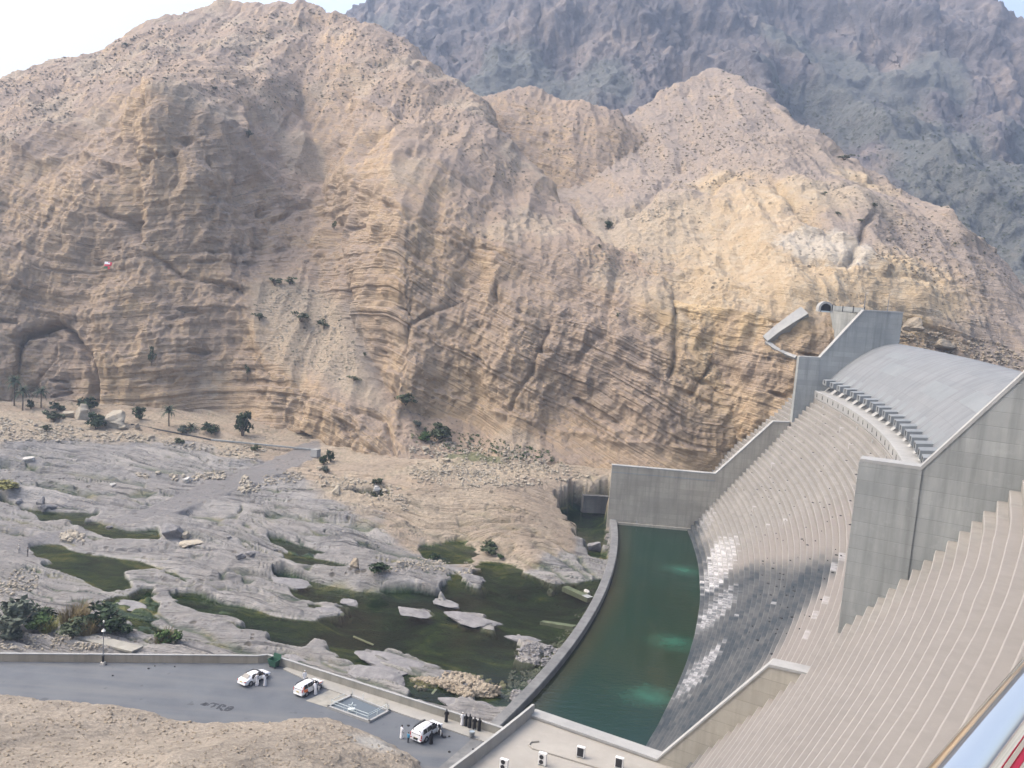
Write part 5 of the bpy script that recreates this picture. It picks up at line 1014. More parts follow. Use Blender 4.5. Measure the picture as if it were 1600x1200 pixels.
def cap_mesh(kind):
    b = MB()
    if kind == 'hair': ell(b, [(0, -.012, -.01, .083, .098), (0, -.014, .05, .085, .105), (0, -.012, .10, .066, .085), (0, -.012, .128, .03, .04)])
    elif kind == 'cap': ell(b, [(0, 0, .035, .087, .107), (0, 0, .11, .078, .096), (0, 0, .135, .05, .06)])
    else:
        ell(b, [(0, -.035, -.34, .20, .13), (0, -.03, -.22, .155, .125), (0, -.03, -.12, .095, .085), (0, -.028, .0, .092, .10), (0, -.022, .08, .082, .105), (0, -.012, .135, .04, .05)])
    return b.mesh(kind, smooth=True)
CAPS = {k: cap_mesh(k) for k in ('hair', 'cap', 'veil')}
WHT, BLK = (.66, .66, .67), (.009, .009, .011)
BODY = {'man': body(WHT), 'reach': body(WHT, reach=.9, lean=.15), 'lean': body(WHT, lean=.55, reach=.8), 'woman': body(BLK), 'woman_reach': body(BLK, reach=.6, lean=.1), 'boy': body((.05, .25, .42), 'legs', legs=(.02, .025, .04)), 'sit': body((.012, .011, .012), sit=True), 'walk': body((.03, .03, .035), 'legs', legs=(.02, .02, .025)), 'pale': body((.45, .43, .40), 'legs', legs=(.25, .24, .23))}
def person(px, py, kind, hat, face, label, k=1.0, z=0.0, group=None, at=None):
    me, (hy, hz) = BODY[kind]; p = atz(px, py, z) if at is None else at; o = link_mesh('person', me, None, None, label=label, cat='person', group=group); o.location = p; o.scale = (k, k, k); o.rotation_euler = (0, 0, face)
    c = link_mesh({'hair': 'hair', 'cap': 'cap', 'veil': 'veil'}[hat], CAPS[hat], {'hair': M_HAIR, 'cap': M_CAP, 'veil': M_VEIL}[hat], o); c.location = (0, hy, hz)
    return o
person(401.5, 1071, 'reach', 'cap', .9, 'man in a white robe and cap at the open rear door of the sedan')
person(414, 1071.5, 'lean', 'hair', 1.2, 'dark haired man in white robe leaning on the front door of the sedan')
person(475.5, 1066, 'man', 'cap', 3.6, 'man in a white robe standing beyond the roof of the stickered car')
person(493, 1085, 'lean', 'cap', .8, 'man in a white robe bending into the stickered car beside the pit')
person(627, 1153.5, 'man', 'hair', -.9, 'bareheaded man in a white robe standing left of the boy in blue')
person(637.5, 1160.5, 'boy', 'hair', -.6, 'boy in a blue shirt and dark trousers behind the four wheel drive', k=.80)
person(673.5, 1162.5, 'woman', 'veil', .6, 'woman in black robe standing at the rear wheel of the four wheel drive')
person(685.5, 1152.5, 'sit', 'veil', -.9, 'person in dark clothes seated at the open front door of the car')
person(697, 1128, 'woman', 'veil', 0, 'woman in black robe standing alone against the parapet', z=.12)
person(722, 1133, 'man', 'cap', .1, 'man in a white robe and cap looking over the parapet with the women in black', z=.12)
for (x, y, kd, k_, lb) in ((727.5, 1134.5, 'woman', .97, 'woman in black right beside the man in white at the parapet'), (733.5, 1137, 'woman_reach', 1.03, 'second woman in black from the man in white at the parapet'),
                     (741, 1139.5, 'woman', .98, 'third woman in black from the man in white at the parapet'), (748.5, 1142, 'woman_reach', 1.0, 'woman in black nearest the litter bin at the parapet')):
    person(x, y, kd, 'veil', .1, lb, k=k_, z=.12, group='women in black at the parapet')
h = hit(43.5, 869); person(0, 0, 'walk', 'hair', 2.0, 'distant person in dark clothes on the far river rock', at=h[0]); h = hit(29.5, 864); person(0, 0, 'pale', 'cap', 2.4, 'distant person in pale clothes on the far river rock', at=h[0])

# ------------------------------------------------------------------ street furniture
M_IRON = flat_mat('black_iron', (.03, .033, .036), .5, .5); M_LANT = flat_mat('lantern_glass', (.72, .70, .62), .3); M_STONE = flat_mat('pedestal_paint', (.42, .40, .36), .8)
p = atz(161, 1038, 0); lp = empty('street_lamp', tuple(p), label='ornate lamp post with white lantern on the parapet side of the car park', cat='street lamp')
b = MB(); b.box((0, 0, .18), (.62, .62, .36), 0, .85); b.build('base', M_STONE, lp); b = MB(); b.lathe([(.16, .36), (.16, 1.1), (.20, 1.15), (.20, 1.3), (.10, 1.4)]); b.build('pedestal', M_IRON, lp)
b = MB(); b.lathe([(.065, 1.4), (.05, 4.9)]); b.build('pole', M_POLE, lp); b = MB(); b.lathe([(.30, 4.92), (.22, 5.0), (.07, 5.25), (.05, 5.4)]); b.build('skirt', M_LANT, lp)
b = MB(); b.lathe([(.06, 5.3), (.10, 5.7), (.13, 6.05), (.05, 6.15)]); b.build('lantern_stem', M_IRON, lp); b = MB(); b.lathe([(.04, 6.1), (.11, 6.18), (.13, 6.30), (.09, 6.42), (.02, 6.48)]); b.build('lantern', M_LANT, lp)
M_GREEN = flat_mat('green_plastic', (.018, .075, .045), .5); p = atz(428, 1042, 0); sk = empty('skip', tuple(p), math.radians(-25), label='dark green wheeled rubbish skip in the bend of the parapet', cat='skip')
b = MB(); b.add([(-.55, -.4, .22), (.55, -.4, .22), (.55, .4, .22), (-.55, .4, .22), (-.72, -.56, 1.15), (.72, -.56, 1.15), (.72, .56, 1.15), (-.72, .56, 1.15), (-.66, -.5, 1.15), (.66, -.5, 1.15), (.66, .5, 1.15), (-.66, .5, 1.15), (-.55, -.4, .4), (.55, -.4, .4), (.55, .4, .4), (-.55, .4, .4)], [(3, 2, 1, 0)] + [(k, (k + 1) % 4, 4 + (k + 1) % 4, 4 + k) for k in range(4)] + [(4 + k, 4 + (k + 1) % 4, 8 + (k + 1) % 4, 8 + k) for k in range(4)] + [(8 + k, 8 + (k + 1) % 4, 12 + (k + 1) % 4, 12 + k) for k in range(4)] + [(12, 13, 14, 15)]); b.build('tub', M_GREEN, sk)
b = MB(); b.box((0, 0, 1.16), (1.56, 1.24, .08)); b.v = b.v; sk_r = MB(); 
for (cx, cy, dx, dy) in ((0, -.57, 1.56, .08), (0, .57, 1.56, .08), (-.74, 0, .08, 1.1), (.74, 0, .08, 1.1)): sk_r.box((cx, cy, 1.17), (dx, dy, .08))
sk_r.build('rim', M_GREEN, sk); b = MB(); b.prism([(-.7, .6, 1.2), (.7, .6, 1.2), (.66, .72, 1.75), (-.66, .72, 1.75)], (0, .05, 0)); b.build('lid', M_GREEN, sk)
for (x, y) in ((-.45, -.32), (.45, -.32), (.45, .32), (-.45, .32)): b = MB(); b.tube([(x - .03, y, .11), (x + .03, y, .11)], .11, 10); b.build('wheel', M_TYRE, sk)
M_BIN = flat_mat('grey_bin', (.20, .205, .20), .7); p = atz(737, 1151, .12); lb = empty('litter_bin', tuple(p), label='round grey litter bin on the footpath near the women in black', cat='bin')
b = MB(); b.lathe([(.30, 0), (.34, .1), (.36, .72), (.37, .75), (.33, .75), (.31, .2), (.01, .2)], n=16); b.build('drum', M_BIN, lb); b = MB(); b.lathe([(.385, .62), (.395, .66), (.385, .70)], n=16); b.build('band', M_STEEL, lb); b = MB(); b.tube([(.3, .2, .72), (.34, .24, 1.0)], .03, 6); b.build('rod', M_STEEL, lb)
# small litter and dark spots on the asphalt
for (x, y, s_, lb) in ((29, 1031, .3, 'dark lump at the foot of the tan parapet, first from the left edge'), (95, 1032, .28, 'dark lump at the foot of the tan parapet, midway to the lamp'), (157, 1032, .3, 'dark lump at the parapet just behind the lamp base'), (166, 1039, .28, 'dark lump touching the front of the lamp base'), (217, 1033, .25, 'dark lump at the parapet right of the lamp'),
                   (232, 1045, .35, 'flat dark lump on the asphalt right of the lamp, largest of three'), (242, 1041, .2, 'smallest of three dark lumps on the asphalt right of the lamp'), (273, 1042, .25, 'dark lump on the asphalt farthest right of the lamp'), (176, 1056, .28, 'dark lump alone on open asphalt in front of the lamp'),
                   (702, 1175, .35, 'dark lump on the asphalt in front of the four wheel drive'), (739, 1171, .3, 'dark lump on the asphalt nearest the house parapet'), (694, 1152, .6, 'large dark lump beside the open door of the four wheel drive'), (702, 1151, .3, 'small dark lump between the open car door and the litter bin'), (638, 1134, .4, 'dark lump on the asphalt behind the boy in blue')):
    q = atz(x, y, .0); b = MB(); b.lathe([(s_ * .5, .005), (s_ * .42, .10), (s_ * .15, .15)], tuple(q), 8); tag(b.build('stone', M_TYRE), lb, 'stone', 'dark lumps on the car park asphalt')
# flag on the cliff face
h = hit(168.5, 414.5); c = h[0] - 1.3 * ray(168.5, 414.5); rt_ = np.array([1, 0, 0]); fl = empty('flag', tuple(c), label='small red and white flag fixed to the bare cliff face', cat='flag')
M_FR = flat_mat('flag_red', (.62, .03, .07), .7); M_FW = flat_mat('flag_white', (.78, .78, .78), .7); M_FG = flat_mat('flag_green', (.05, .16, .09), .7)
for nm, mm, (x0, x1, z0, z1) in (('white_stripe', M_FW, (-1.2, .7, .35, 1.2)), ('green_stripe', M_FG, (-1.3, .0, -1.2, -.35)), ('red_field', M_FR, (0.0, 1.25, -1.3, 1.1)), ('red_stripe', M_FR, (-1.25, .0, -.34, .34))):
    b = MB(); b.prism([(x0, 0, z0), (x1, 0, z0), (x1, .25, z1), (x0, .25, z1)], (0, .08 if nm != 'red_field' else -.08, 0)); b.build(nm, mm, fl)
# chrome handrail at the photographer's hand
M_CHROME = N('chrome').done((.95, .88, .77), .07, 1.0); M_REDREFL = flat_mat('red_reflection', (.55, .02, .05), .5)
tg_ = np.array([math.sin(math.radians(42)), math.cos(math.radians(42)), 0]); q0 = EYE + ray(1548, 1150) * 1.02; vd = ray(1548, 1150); vd /= np.linalg.norm(vd); sd_ = np.cross(vd, tg_); sd_ /= np.linalg.norm(sd_); sd_ = sd_ if sd_ @ RT > 0 else -sd_
hr = empty('handrail', tuple(q0), label='polished chrome handrail of the dam crest in the bottom right corner', cat='handrail'); HI = Matrix.Translation(-Vector(q0))
b = MB(); b.tube([q0 - tg_ * 3, q0 - tg_ * .9, q0 + tg_ * 1.5, q0 + tg_ * 8], .0275, 40); under(b.build('rail_tube', M_CHROME, hr, smooth=True), HI)
b = MB(); b.tube([q0 + sd_ * .036 + vd * .008 - tg_ * 3, q0 + sd_ * .036 + vd * .008 + tg_ * 8], .004, 8); under(b.build('red_reflection', M_REDREFL, hr, smooth=True), HI)  # thin red tube added to imitate a red reflection on the rail's lower edge
for t in (-2.2, 4.0): b = MB(); q = q0 + tg_ * t; b.tube([q, [q[0], q[1], 56.5]], .024, 16); under(b.build('post', M_CHROME, hr, smooth=True), HI)

# ------------------------------------------------------------------ plants
def leaf_mat(name, c0, c1):
    w = N(name); P = w.pos(); n = w.noise(P, 1.6, 3); r = w.n('ObjectInfo').outputs['Random']
    c = w.mix(w.ramp(n, [(.35, 0), (.65, 1)]), c0, c1); c = w.mix(w.math('MULTIPLY', r, .35), c, tuple(v * .6 for v in c0)); return w.done(c, .75, 0, spec=.2)
LM = {'dark': leaf_mat('dark_foliage', (0.016, 0.032, 0.014), (0.036, 0.060, 0.024)), 'olive': leaf_mat('olive_foliage', (0.044, 0.060, 0.030), (0.080, 0.100, 0.052)), 'grey': leaf_mat('grey_foliage', (0.060, 0.076, 0.056), (0.104, 0.120, 0.088)),
      'green': leaf_mat('green_foliage', (0.028, 0.060, 0.016), (0.068, 0.112, 0.032)), 'tan': leaf_mat('dry_reed', (0.152, 0.120, 0.056), (0.240, 0.192, 0.096)), 'yellow': leaf_mat('yellow_reed', (0.136, 0.136, 0.040), (0.224, 0.216, 0.080)), 'palm': leaf_mat('palm_frond', (0.028, 0.048, 0.028), (0.060, 0.088, 0.052)), 'dry': leaf_mat('dry_scrub', (0.096, 0.084, 0.052), (0.152, 0.132, 0.084))}
M_BARK = flat_mat('bark', (.11, .085, .06), .9)
def bush_mesh(name, seed, n=420, clumps=9, leaf=.085, flat=.8):           # unit bush: about 1 wide, 1 high
    r = np.random.RandomState(seed); C_ = []; 
    for k in range(clumps):
        a = r.uniform(0, 6.28); q = r.uniform(0, .34); C_.append((q * math.cos(a), q * math.sin(a), r.uniform(.22, .76) * (1 - .4 * q), r.uniform(.13, .24)))
    v = []; f = []
    for k in range(n):
        c = C_[r.randint(clumps)]; d = r.normal(size=3); d /= np.linalg.norm(d); p = np.array(c[:3]) + d * c[3] * r.uniform(.55, 1.1) * np.array([1, 1, flat]); p[2] = max(p[2], .02)
        t = r.normal(size=3); t /= np.linalg.norm(t); u = np.cross(t, d + .3 * r.normal(size=3)); u /= np.linalg.norm(u) + 1e-6; s_ = leaf * r.uniform(.6, 1.3); m = len(v)
        v += [p - t * s_, p + u * s_ * .55, p + t * s_, p - u * s_ * .55]; f.append((m, m + 1, m + 2, m + 3))
    me = bpy.data.meshes.new(name); me.from_pydata([tuple(q) for q in v], [], f); me.update(); return me
BUSH = [bush_mesh('crown', s_, 520, 8 + s_ % 5, .075) for s_ in range(5)]; SPARSE = [bush_mesh('crown', 20 + s_, 190, 7, .07, .6) for s_ in range(4)]
def stem_mesh(seed):
    r = np.random.RandomState(seed); b = MB()
    for k in range(5): a = r.uniform(0, 6.28); b.tube([(0, 0, -.08), (.10 * math.cos(a), .10 * math.sin(a), .22), (.27 * math.cos(a + .3), .27 * math.sin(a + .3), .55)], [.028, .018, .007], 5)
    return b.mesh('stem')
STEM = [stem_mesh(s_) for s_ in range(3)]
def reed_mesh(seed, n=260):
    r = np.random.RandomState(seed); v = []; f = []
    for k in range(n):
        a, q = r.uniform(0, 6.28), .34 * math.sqrt(r.rand()); b0 = np.array([q * math.cos(a), q * math.sin(a), -.04]); a2 = a + r.normal(0, .8); h_ = r.uniform(.35, 1.0); bend = r.uniform(.12, .55)
        tip = b0 + np.array([bend * math.cos(a2), bend * math.sin(a2), h_]); mid = b0 + np.array([.3 * bend * math.cos(a2), .3 * bend * math.sin(a2), h_ * .6]); s_ = np.array([-math.sin(a2 + .7), math.cos(a2 + .7), 0]) * .010; m = len(v)
        v += [b0 - s_, b0 + s_, mid + s_ * 1.2, tip, mid - s_ * 1.2]; f.append((m, m + 1, m + 2, m + 3, m + 4))
    me = bpy.data.meshes.new('blades'); me.from_pydata([tuple(q) for q in v], [], f); me.update(); return me
REED = [reed_mesh(s_) for s_ in range(4)]
def frond_mesh(): 
    v = []; f = []; L = 12
    for k in range(L):
        t0, t1 = k / L, (k + 1) / L; C0 = np.array([t0 * .95, 0, .62 * t0 - .95 * t0 ** 2.2]); C1 = np.array([t1 * .95, 0, .62 * t1 - .95 * t1 ** 2.2]); wd = .17 * math.sin(math.pi * min(1, .12 + t0 * .95)) + .015
        for sd in (-1, 1):
            m = len(v); tip = C0 + np.array([.09, sd * wd, -.05 - .05 * t0]); v += [C0, C1, tip]; f.append((m, m + 1, m + 2))
        m = len(v); v += [C0 + [0, .012, 0], C0 - [0, .012, 0], C1 - [0, .01, 0], C1 + [0, .01, 0]]; f.append((m, m + 1, m + 2, m + 3))
    me = bpy.data.meshes.new('frond'); me.from_pydata([tuple(q) for q in v], [], f); me.update(); return me
FROND = frond_mesh()
rp = np.random.RandomState(11)
def size_at(px, py): h = hit(px, py); return h[0], h[2] / FPX
PN = [0]
def bush(px, py, w_, h_, mat_, label, kind='bush', name='shrub', group=None):
    p, m = size_at(px, py); r = empty(name, tuple(p), rp.uniform(0, 6.28), label=label, cat='tree' if name == 'tree' else 'shrub', group=group); PN[0] += 1
    me = (BUSH if kind == 'bush' else SPARSE)[PN[0] % (5 if kind == 'bush' else 4)]
    o = bpy.data.objects.new('crown', me); COL.objects.link(o); o.parent = r; k = (w_ * m / .85, w_ * m / .85, h_ * m / .88); o.scale = k
    if not me.materials: me.materials.append(None)
    o.material_slots[0].link = 'OBJECT'; o.material_slots[0].material = LM[mat_]
    s_ = link_mesh('stem', STEM[PN[0] % 3], M_BARK, r); s_.scale = k; return r
def reed(px, py, w_, h_, mat_, label):
    p, m = size_at(px, py); r = empty('reed_clump', tuple(p), rp.uniform(0, 6.28), label=label, cat='reeds', group='reeds beside the lower pool'); PN[0] += 1
    n = 1 if w_ < 24 else 2 if w_ < 40 else 3
    for k in range(n):
        me = REED[(PN[0] + k) % 4]; o = bpy.data.objects.new('blades', me); COL.objects.link(o); o.parent = r
        if not me.materials: me.materials.append(None)
        o.material_slots[0].link = 'OBJECT'; o.material_slots[0].material = LM[mat_]; q = w_ * m / n / .75
        o.location = ((k - (n - 1) / 2) * w_ * m / n, rp.uniform(-.3, .3), 0); o.scale = (q * 1.25, q * 1.25, h_ * m / .95); o.rotation_euler = (0, 0, rp.uniform(0, 6))
def palm(px, py, h_, label, trunk=True):
    p, m = size_at(px, py); H = h_ * m; r = empty('palm_tree', tuple(p), rp.uniform(0, 6.28), label=label, cat='palm', group='date palms at the cliff foot'); R_ = max(2.0, 15.5 * m); th = max(.4, H - R_ * .62) if trunk else .3
    b = MB(); b.tube([(0, 0, -.5), (.1, .05, th * .5), (.05, .1, th)], [.26, .2, .2], 8); b.build('trunk', M_BARK, r)
    for k in range(26):
        o = link_mesh('frond', FROND, LM['palm'], r); o.location = (.05, .1, th); t = k / 26.; o.rotation_euler = (rp.uniform(-.3, .3), math.radians(-62 + 88 * t + rp.uniform(-8, 8)), k * 2.39996 + rp.uniform(-.2, .2)); q = R_ * rp.uniform(.85, 1.05); o.scale = (q, q, q)
palm(22, 634, 42, 'tallest date palm, leftmost of the three at the cliff foot'); palm(35, 641, 34, 'middle date palm of the three at the cliff foot'); palm(64, 637, 30, 'date palm with the widest gap from its two neighbours, right of them')
palm(264, 666, 30, 'lone date palm with a bare trunk in front of the pale cliff wall'); palm(299, 671, 22, 'low trunkless date palm between two round bushes at the cliff foot', False)
for a_ in ((134, 640, 32, 24, 'dark', 'dark round bush behind the big cream boulders'), (151, 670, 35, 27, 'dark', 'large dark round bush in front of the big cream boulders'), (85, 657, 27, 16, 'olive', 'broad pale green bush left of the cream boulders'),
           (218, 655, 24, 19, 'dark', 'dark bush behind the upright cream rock'), (286, 677, 19, 13, 'grey', 'pale low bush below the trunkless palm'), (329, 676, 26, 20, 'dark', 'dark round bush right of the trunkless palm'),
           (48, 639, 13, 15, 'dark', 'small dark bush between the palm trunks'), (90, 642, 20, 14, 'dark', 'dark bush under the overhang left of the cream boulders'), (73, 673, 13, 9, 'olive', 'small bush on the pale rubble below the palms'),
           (281, 693, 14, 9, 'olive', 'small pale bush alone on the rubble slope'), (400, 703, 15, 10, 'olive', 'small bush beside the gravel track below the cave'), (505, 726, 18, 17, 'dark', 'dark bush against the rock right of the track end'),
           (516, 722, 14, 22, 'dark', 'upright dark bush wedged at the rock right of the cave'), (508, 738, 16, 10, 'grey', 'pale bush below the dark ones at the track end'), (589, 757, 15, 12, 'olive', 'bush above the little pool among pale rocks'),
           (690, 684, 36, 30, 'olive', 'large bush at the foot of the smooth tan wall'), (664, 690, 26, 18, 'green', 'green bush left of the large one at the tan wall'), (652, 666, 15, 11, 'grey', 'small greyish bush above the green one at the tan wall'),
           (634, 632, 30, 18, 'olive', 'bush on the ledge between scree and tan wall'), (765, 864, 36, 18, 'olive', 'broad olive bush where the tan bluff meets the pool'), (678, 872, 18, 11, 'dark', 'low dark bush on the rocks by the middle pool'),
           (592, 893, 40, 16, 'dark', 'low dark mat of growth behind the long rock ridge'), (782, 873, 11, 9, 'green', 'tiny green bush beside the broad olive bush'), (950, 358, 15, 13, 'dark', 'lone dark bush in the saddle above the spur'),
           (265, 1006, 34, 24, 'green', 'mixed green clump alone at the end of the lower pool'), (12, 762, 34, 13, 'yellow', 'flat yellowish bush on the grey rock at the far left')): bush(*a_, kind='bush', group='bushes along the wadi')
bush(379, 680, 34, 42, 'dark', 'tall dark tree left of the cave mouth', name='tree')
for a_ in ((470, 502, 29, 18, 'olive', 'widest shrub in the row on the scree fan'), (405, 500, 21, 14, 'olive', 'left shrub in the row on the scree fan'), (430, 446, 27, 16, 'olive', 'left shrub of the pair at the top of the scree fan'), (453, 444, 20, 15, 'green', 'greener shrub of the pair at the top of the scree fan'),
           (506, 514, 23, 18, 'olive', 'right shrub in the row on the scree fan'), (553, 595, 22, 10, 'olive', 'flat shrub low on the scree beside the gully'), (522, 358, 9, 17, 'green', 'narrow shrub in the crack high above the scree'), (237, 568, 14, 34, 'olive', 'hanging green growth on the lower left cliff'),
           (387, 592, 9, 26, 'olive', 'thin green growth hanging down the cliff above the tall tree'), (570, 556, 9, 7, 'olive', 'tiny shrub beside the gully above the flat shrub'), (937, 388, 8, 9, 'olive', 'small shrub below the lone dark bush in the saddle'), (965, 496, 8, 10, 'olive', 'small shrub on the cliff above the basin wall'),
           (1320, 250, 24, 10, 'olive', 'wide low shrub on the ridge of the abutment hill'), (1288, 305, 10, 7, 'olive', 'shrub on the pale bench left of the wide one'), (1310, 337, 10, 8, 'olive', 'shrub in the middle of the pale slope'), (1366, 323, 12, 7, 'olive', 'shrub at the right edge of the pale slope'),
           (1346, 347, 12, 6, 'olive', 'lowest shrub along the edge of the pale slope'), (197, 72, 12, 6, 'olive', 'shrub high on the left ridge'), (336, 140, 11, 6, 'olive', 'shrub above the left buttress'), (388, 214, 16, 14, 'grey', 'grey shrub beside the upper gully'),
           (145, 1184, 22, 17, 'olive', 'roundest shrub on the gravel bank'), (358, 1147, 20, 11, 'olive', 'shrub near the crest of the gravel bank'), (456, 1170, 14, 12, 'dry', 'dry shrub right of the crest one on the gravel bank'), (480, 1187, 17, 11, 'olive', 'shrub nearest the car park end of the gravel bank'),
           (92, 1134, 12, 8, 'dry', 'dry tuft at the left of the gravel bank'), (18, 1112, 16, 7, 'dry', 'flat dry tuft at the far left of the gravel bank'), (205, 1170, 13, 8, 'dry', 'pale dry tuft in the middle of the gravel bank')): bush(*a_, kind='sparse', group='desert shrubs')
EXTRA = [o for o in COL.objects if o.name == 'gravel_bank']; TERR_ALL = TERR + EXTRA
for a_ in ((18, 992, 74, 46, 'grey', 'biggest blue green thicket at the left edge'), (58, 968, 50, 26, 'dark', 'dark thicket behind the biggest one'), (64, 984, 44, 24, 'green', 'bright green thicket in front of the dark one'), (165, 982, 62, 34, 'dark', 'dark green thicket standing in the lower pool'),
           (114, 995, 42, 24, 'olive', 'low olive thicket beside the concrete path'), (190, 988, 32, 15, 'dark', 'low dark thicket at the edge of the lower pool')): bush(*a_, kind='bush', group='thickets beside the lower pool')
for a_ in ((117, 972, 36, 30, 'tan', 'tall tan reed clump left of the lower pool'), (75, 985, 18, 20, 'yellow', 'small yellow reed clump at the top of the path'), (141, 994, 24, 27, 'tan', 'tan reed clump behind the lamp post'), (258, 1004, 18, 22, 'tan', 'tan reed clump beside the lone mixed bush')): reed(*a_)

# ------------------------------------------------------------------ boulders and rubble
M_BLD = {}
for nm, c0, c1 in (('cream', (0.245, 0.216, 0.166), (0.331, 0.302, 0.245)), ('grey', (0.122, 0.122, 0.126), (0.209, 0.205, 0.202)), ('tan', (0.194, 0.162, 0.119), (0.274, 0.238, 0.184)), ('white', (0.324, 0.317, 0.295), (0.418, 0.410, 0.389))):
    w = N(nm + '_stone'); P = w.pos(); n1 = w.noise(P, .8, 5, .65); n2 = w.noise(P, 5, 5, .7); M_BLD[nm] = w.done(w.mix(w.ramp(w.math('ADD', n1, w.math('MULTIPLY', n2, .3)), [(.45, 0), (.8, 1)]), c0, c1), .9, 0, w.bump(n2, .5, .12), spec=.2)
def rock_mesh(seed, sub=4, planes=20, rough=.12):
    bm = bmesh.new(); bmesh.ops.create_icosphere(bm, subdivisions=sub, radius=1.0); me = bpy.data.meshes.new('boulder'); bm.to_mesh(me); bm.free()
    n = len(me.vertices); co = np.empty(n * 3, np.float32); me.vertices.foreach_get('co', co); co = co.reshape(-1, 3); r = np.random.RandomState(seed); Nn = r.normal(size=(planes, 3)); Nn /= np.linalg.norm(Nn, axis=1)[:, None]; dd = r.uniform(.45, .78, planes)
    t = dd[None] / np.maximum(co @ Nn.T, .05); rad = np.minimum(1.15, t.min(1)); co = co * rad[:, None] * (1 + rough * fbm(co, 1.6, 4, seed)[:, None]); me.vertices.foreach_set('co', co.astype(np.float32).ravel()); me.polygons.foreach_set('use_smooth', np.zeros(len(me.polygons), bool)); me.update(); return me
ROCK = [rock_mesh(s_) for s_ in range(6)]
def boulder(px, py, w_, h_, mat_, label, k, dep=.8, rz=None, sink=.25):
    h = hit(px, py, TERR_ALL); m = h[2] / FPX; o = bpy.data.objects.new('boulder', ROCK[k % 6]); COL.objects.link(o); o.location = h[0] + np.array([0, w_ * m * dep * .25, h_ * m * (.5 - sink)]); o.scale = (w_ * m / 1.85, w_ * m * dep / 1.85, h_ * m / 1.7); o.rotation_euler = (rp.uniform(-.15, .15), rp.uniform(-.15, .15), rp.uniform(-.4, .4) if rz is None else rz)
    if not ROCK[k % 6].materials: ROCK[k % 6].materials.append(None)
    o.material_slots[0].link = 'OBJECT'; o.material_slots[0].material = M_BLD[mat_]; tag(o, label, 'boulder', 'boulders on the wadi floor'); return o
for k, a_ in enumerate(((268, 843, 46, 30, 'grey', 'largest squared boulder at the head of the dark pool'), (289, 842, 16, 16, 'cream', 'cream lump resting on the side of the largest squared boulder'), (291, 856, 40, 13, 'cream', 'long flat cream boulder below the largest squared one'), (172, 669, 54, 30, 'cream', 'largest cream boulder beside the dark round bush'), (128, 656, 30, 32, 'cream', 'upright cream boulder left of the dark round bush'),
        (104, 652, 24, 14, 'cream', 'low cream boulder left of the upright one'), (192, 672, 20, 12, 'cream', 'low cream boulder right of the largest cream one'), (213, 671, 11, 14, 'tan', 'upright tan rock alone beside the falaj wall'), (69, 799, 24, 16, 'grey', 'rounded grey boulder at the upper left pool'), (61, 790, 20, 14, 'grey', 'grey boulder behind the rounded one at the upper left pool'),
        (29, 786, 14, 8, 'grey', 'pale flat boulder left of the rounded grey one'), (42, 722, 24, 11, 'white', 'white boulder on the grey ledges at the far left'), (177, 760, 14, 7, 'white', 'small white boulder alone on the grey ledges'), (292, 754, 18, 12, 'white', 'white boulder in the rubble above the track'), (170, 828, 15, 10, 'grey', 'small grey boulder in the pool under the track'),
        (525, 774, 22, 18, 'cream', 'cream boulder left of the little pool'), (589, 767, 19, 13, 'white', 'bright white boulder above the little pool'), (504, 762, 12, 9, 'cream', 'small cream boulder left of the little pool'), (602, 770, 13, 9, 'cream', 'small cream boulder right of the bright white one'), (374, 874, 22, 13, 'grey', 'left grey boulder of a touching pair on the slab'), (392, 870, 22, 13, 'grey', 'right grey boulder of a touching pair on the slab'),
        (553, 888, 24, 17, 'tan', 'tan boulder at the end of the narrow pool'), (860, 930, 18, 14, 'grey', 'pointed grey rock standing in the pool near the bluff'), (928, 862, 32, 22, 'grey', 'rounded grey rock in the corner pool by the sill'), (918, 933, 16, 16, 'white', 'pale rock against the sill wall'), (357, 842, 12, 6, 'grey', 'low pale stone on the slab right of the squared boulder'),
        (500, 735, 14, 10, 'cream', 'cream boulder below the bushes at the track end'), (1428, 518, 48, 24, 'tan', 'large angular block behind the far training wall'), (1475, 545, 50, 22, 'tan', 'long tan block behind the spillway crest'), (235, 686, 14, 8, 'cream', 'cream stone on the rubble right of the cream boulders'), (665, 705, 16, 12, 'cream', 'cream block under the green bushes'), (698, 722, 16, 9, 'cream', 'pale block on the rubble below the tan wall'))):
    boulder(*a_, k)
SRZ = math.atan2(SD[1], SD[0])
def slab(px, py, w_, h_, label, k, dep=.45):
    p = atz(px, py, ZR); m = np.linalg.norm(p - EYE) / FPX; o = bpy.data.objects.new('flat_rock', ROCK[k % 6]); COL.objects.link(o); o.location = p + [0, 0, .1]; o.scale = (w_ * m / 1.5, w_ * m * dep / 1.3, max(.55, h_ * m * .34)); o.rotation_euler = (.10, .05, SRZ + rp.uniform(-.12, .12))
    o.material_slots[0].link = 'OBJECT'; o.material_slots[0].material = M_BLD['grey']; tag(o, label, 'rock', 'flat slabs lying in the river pools')
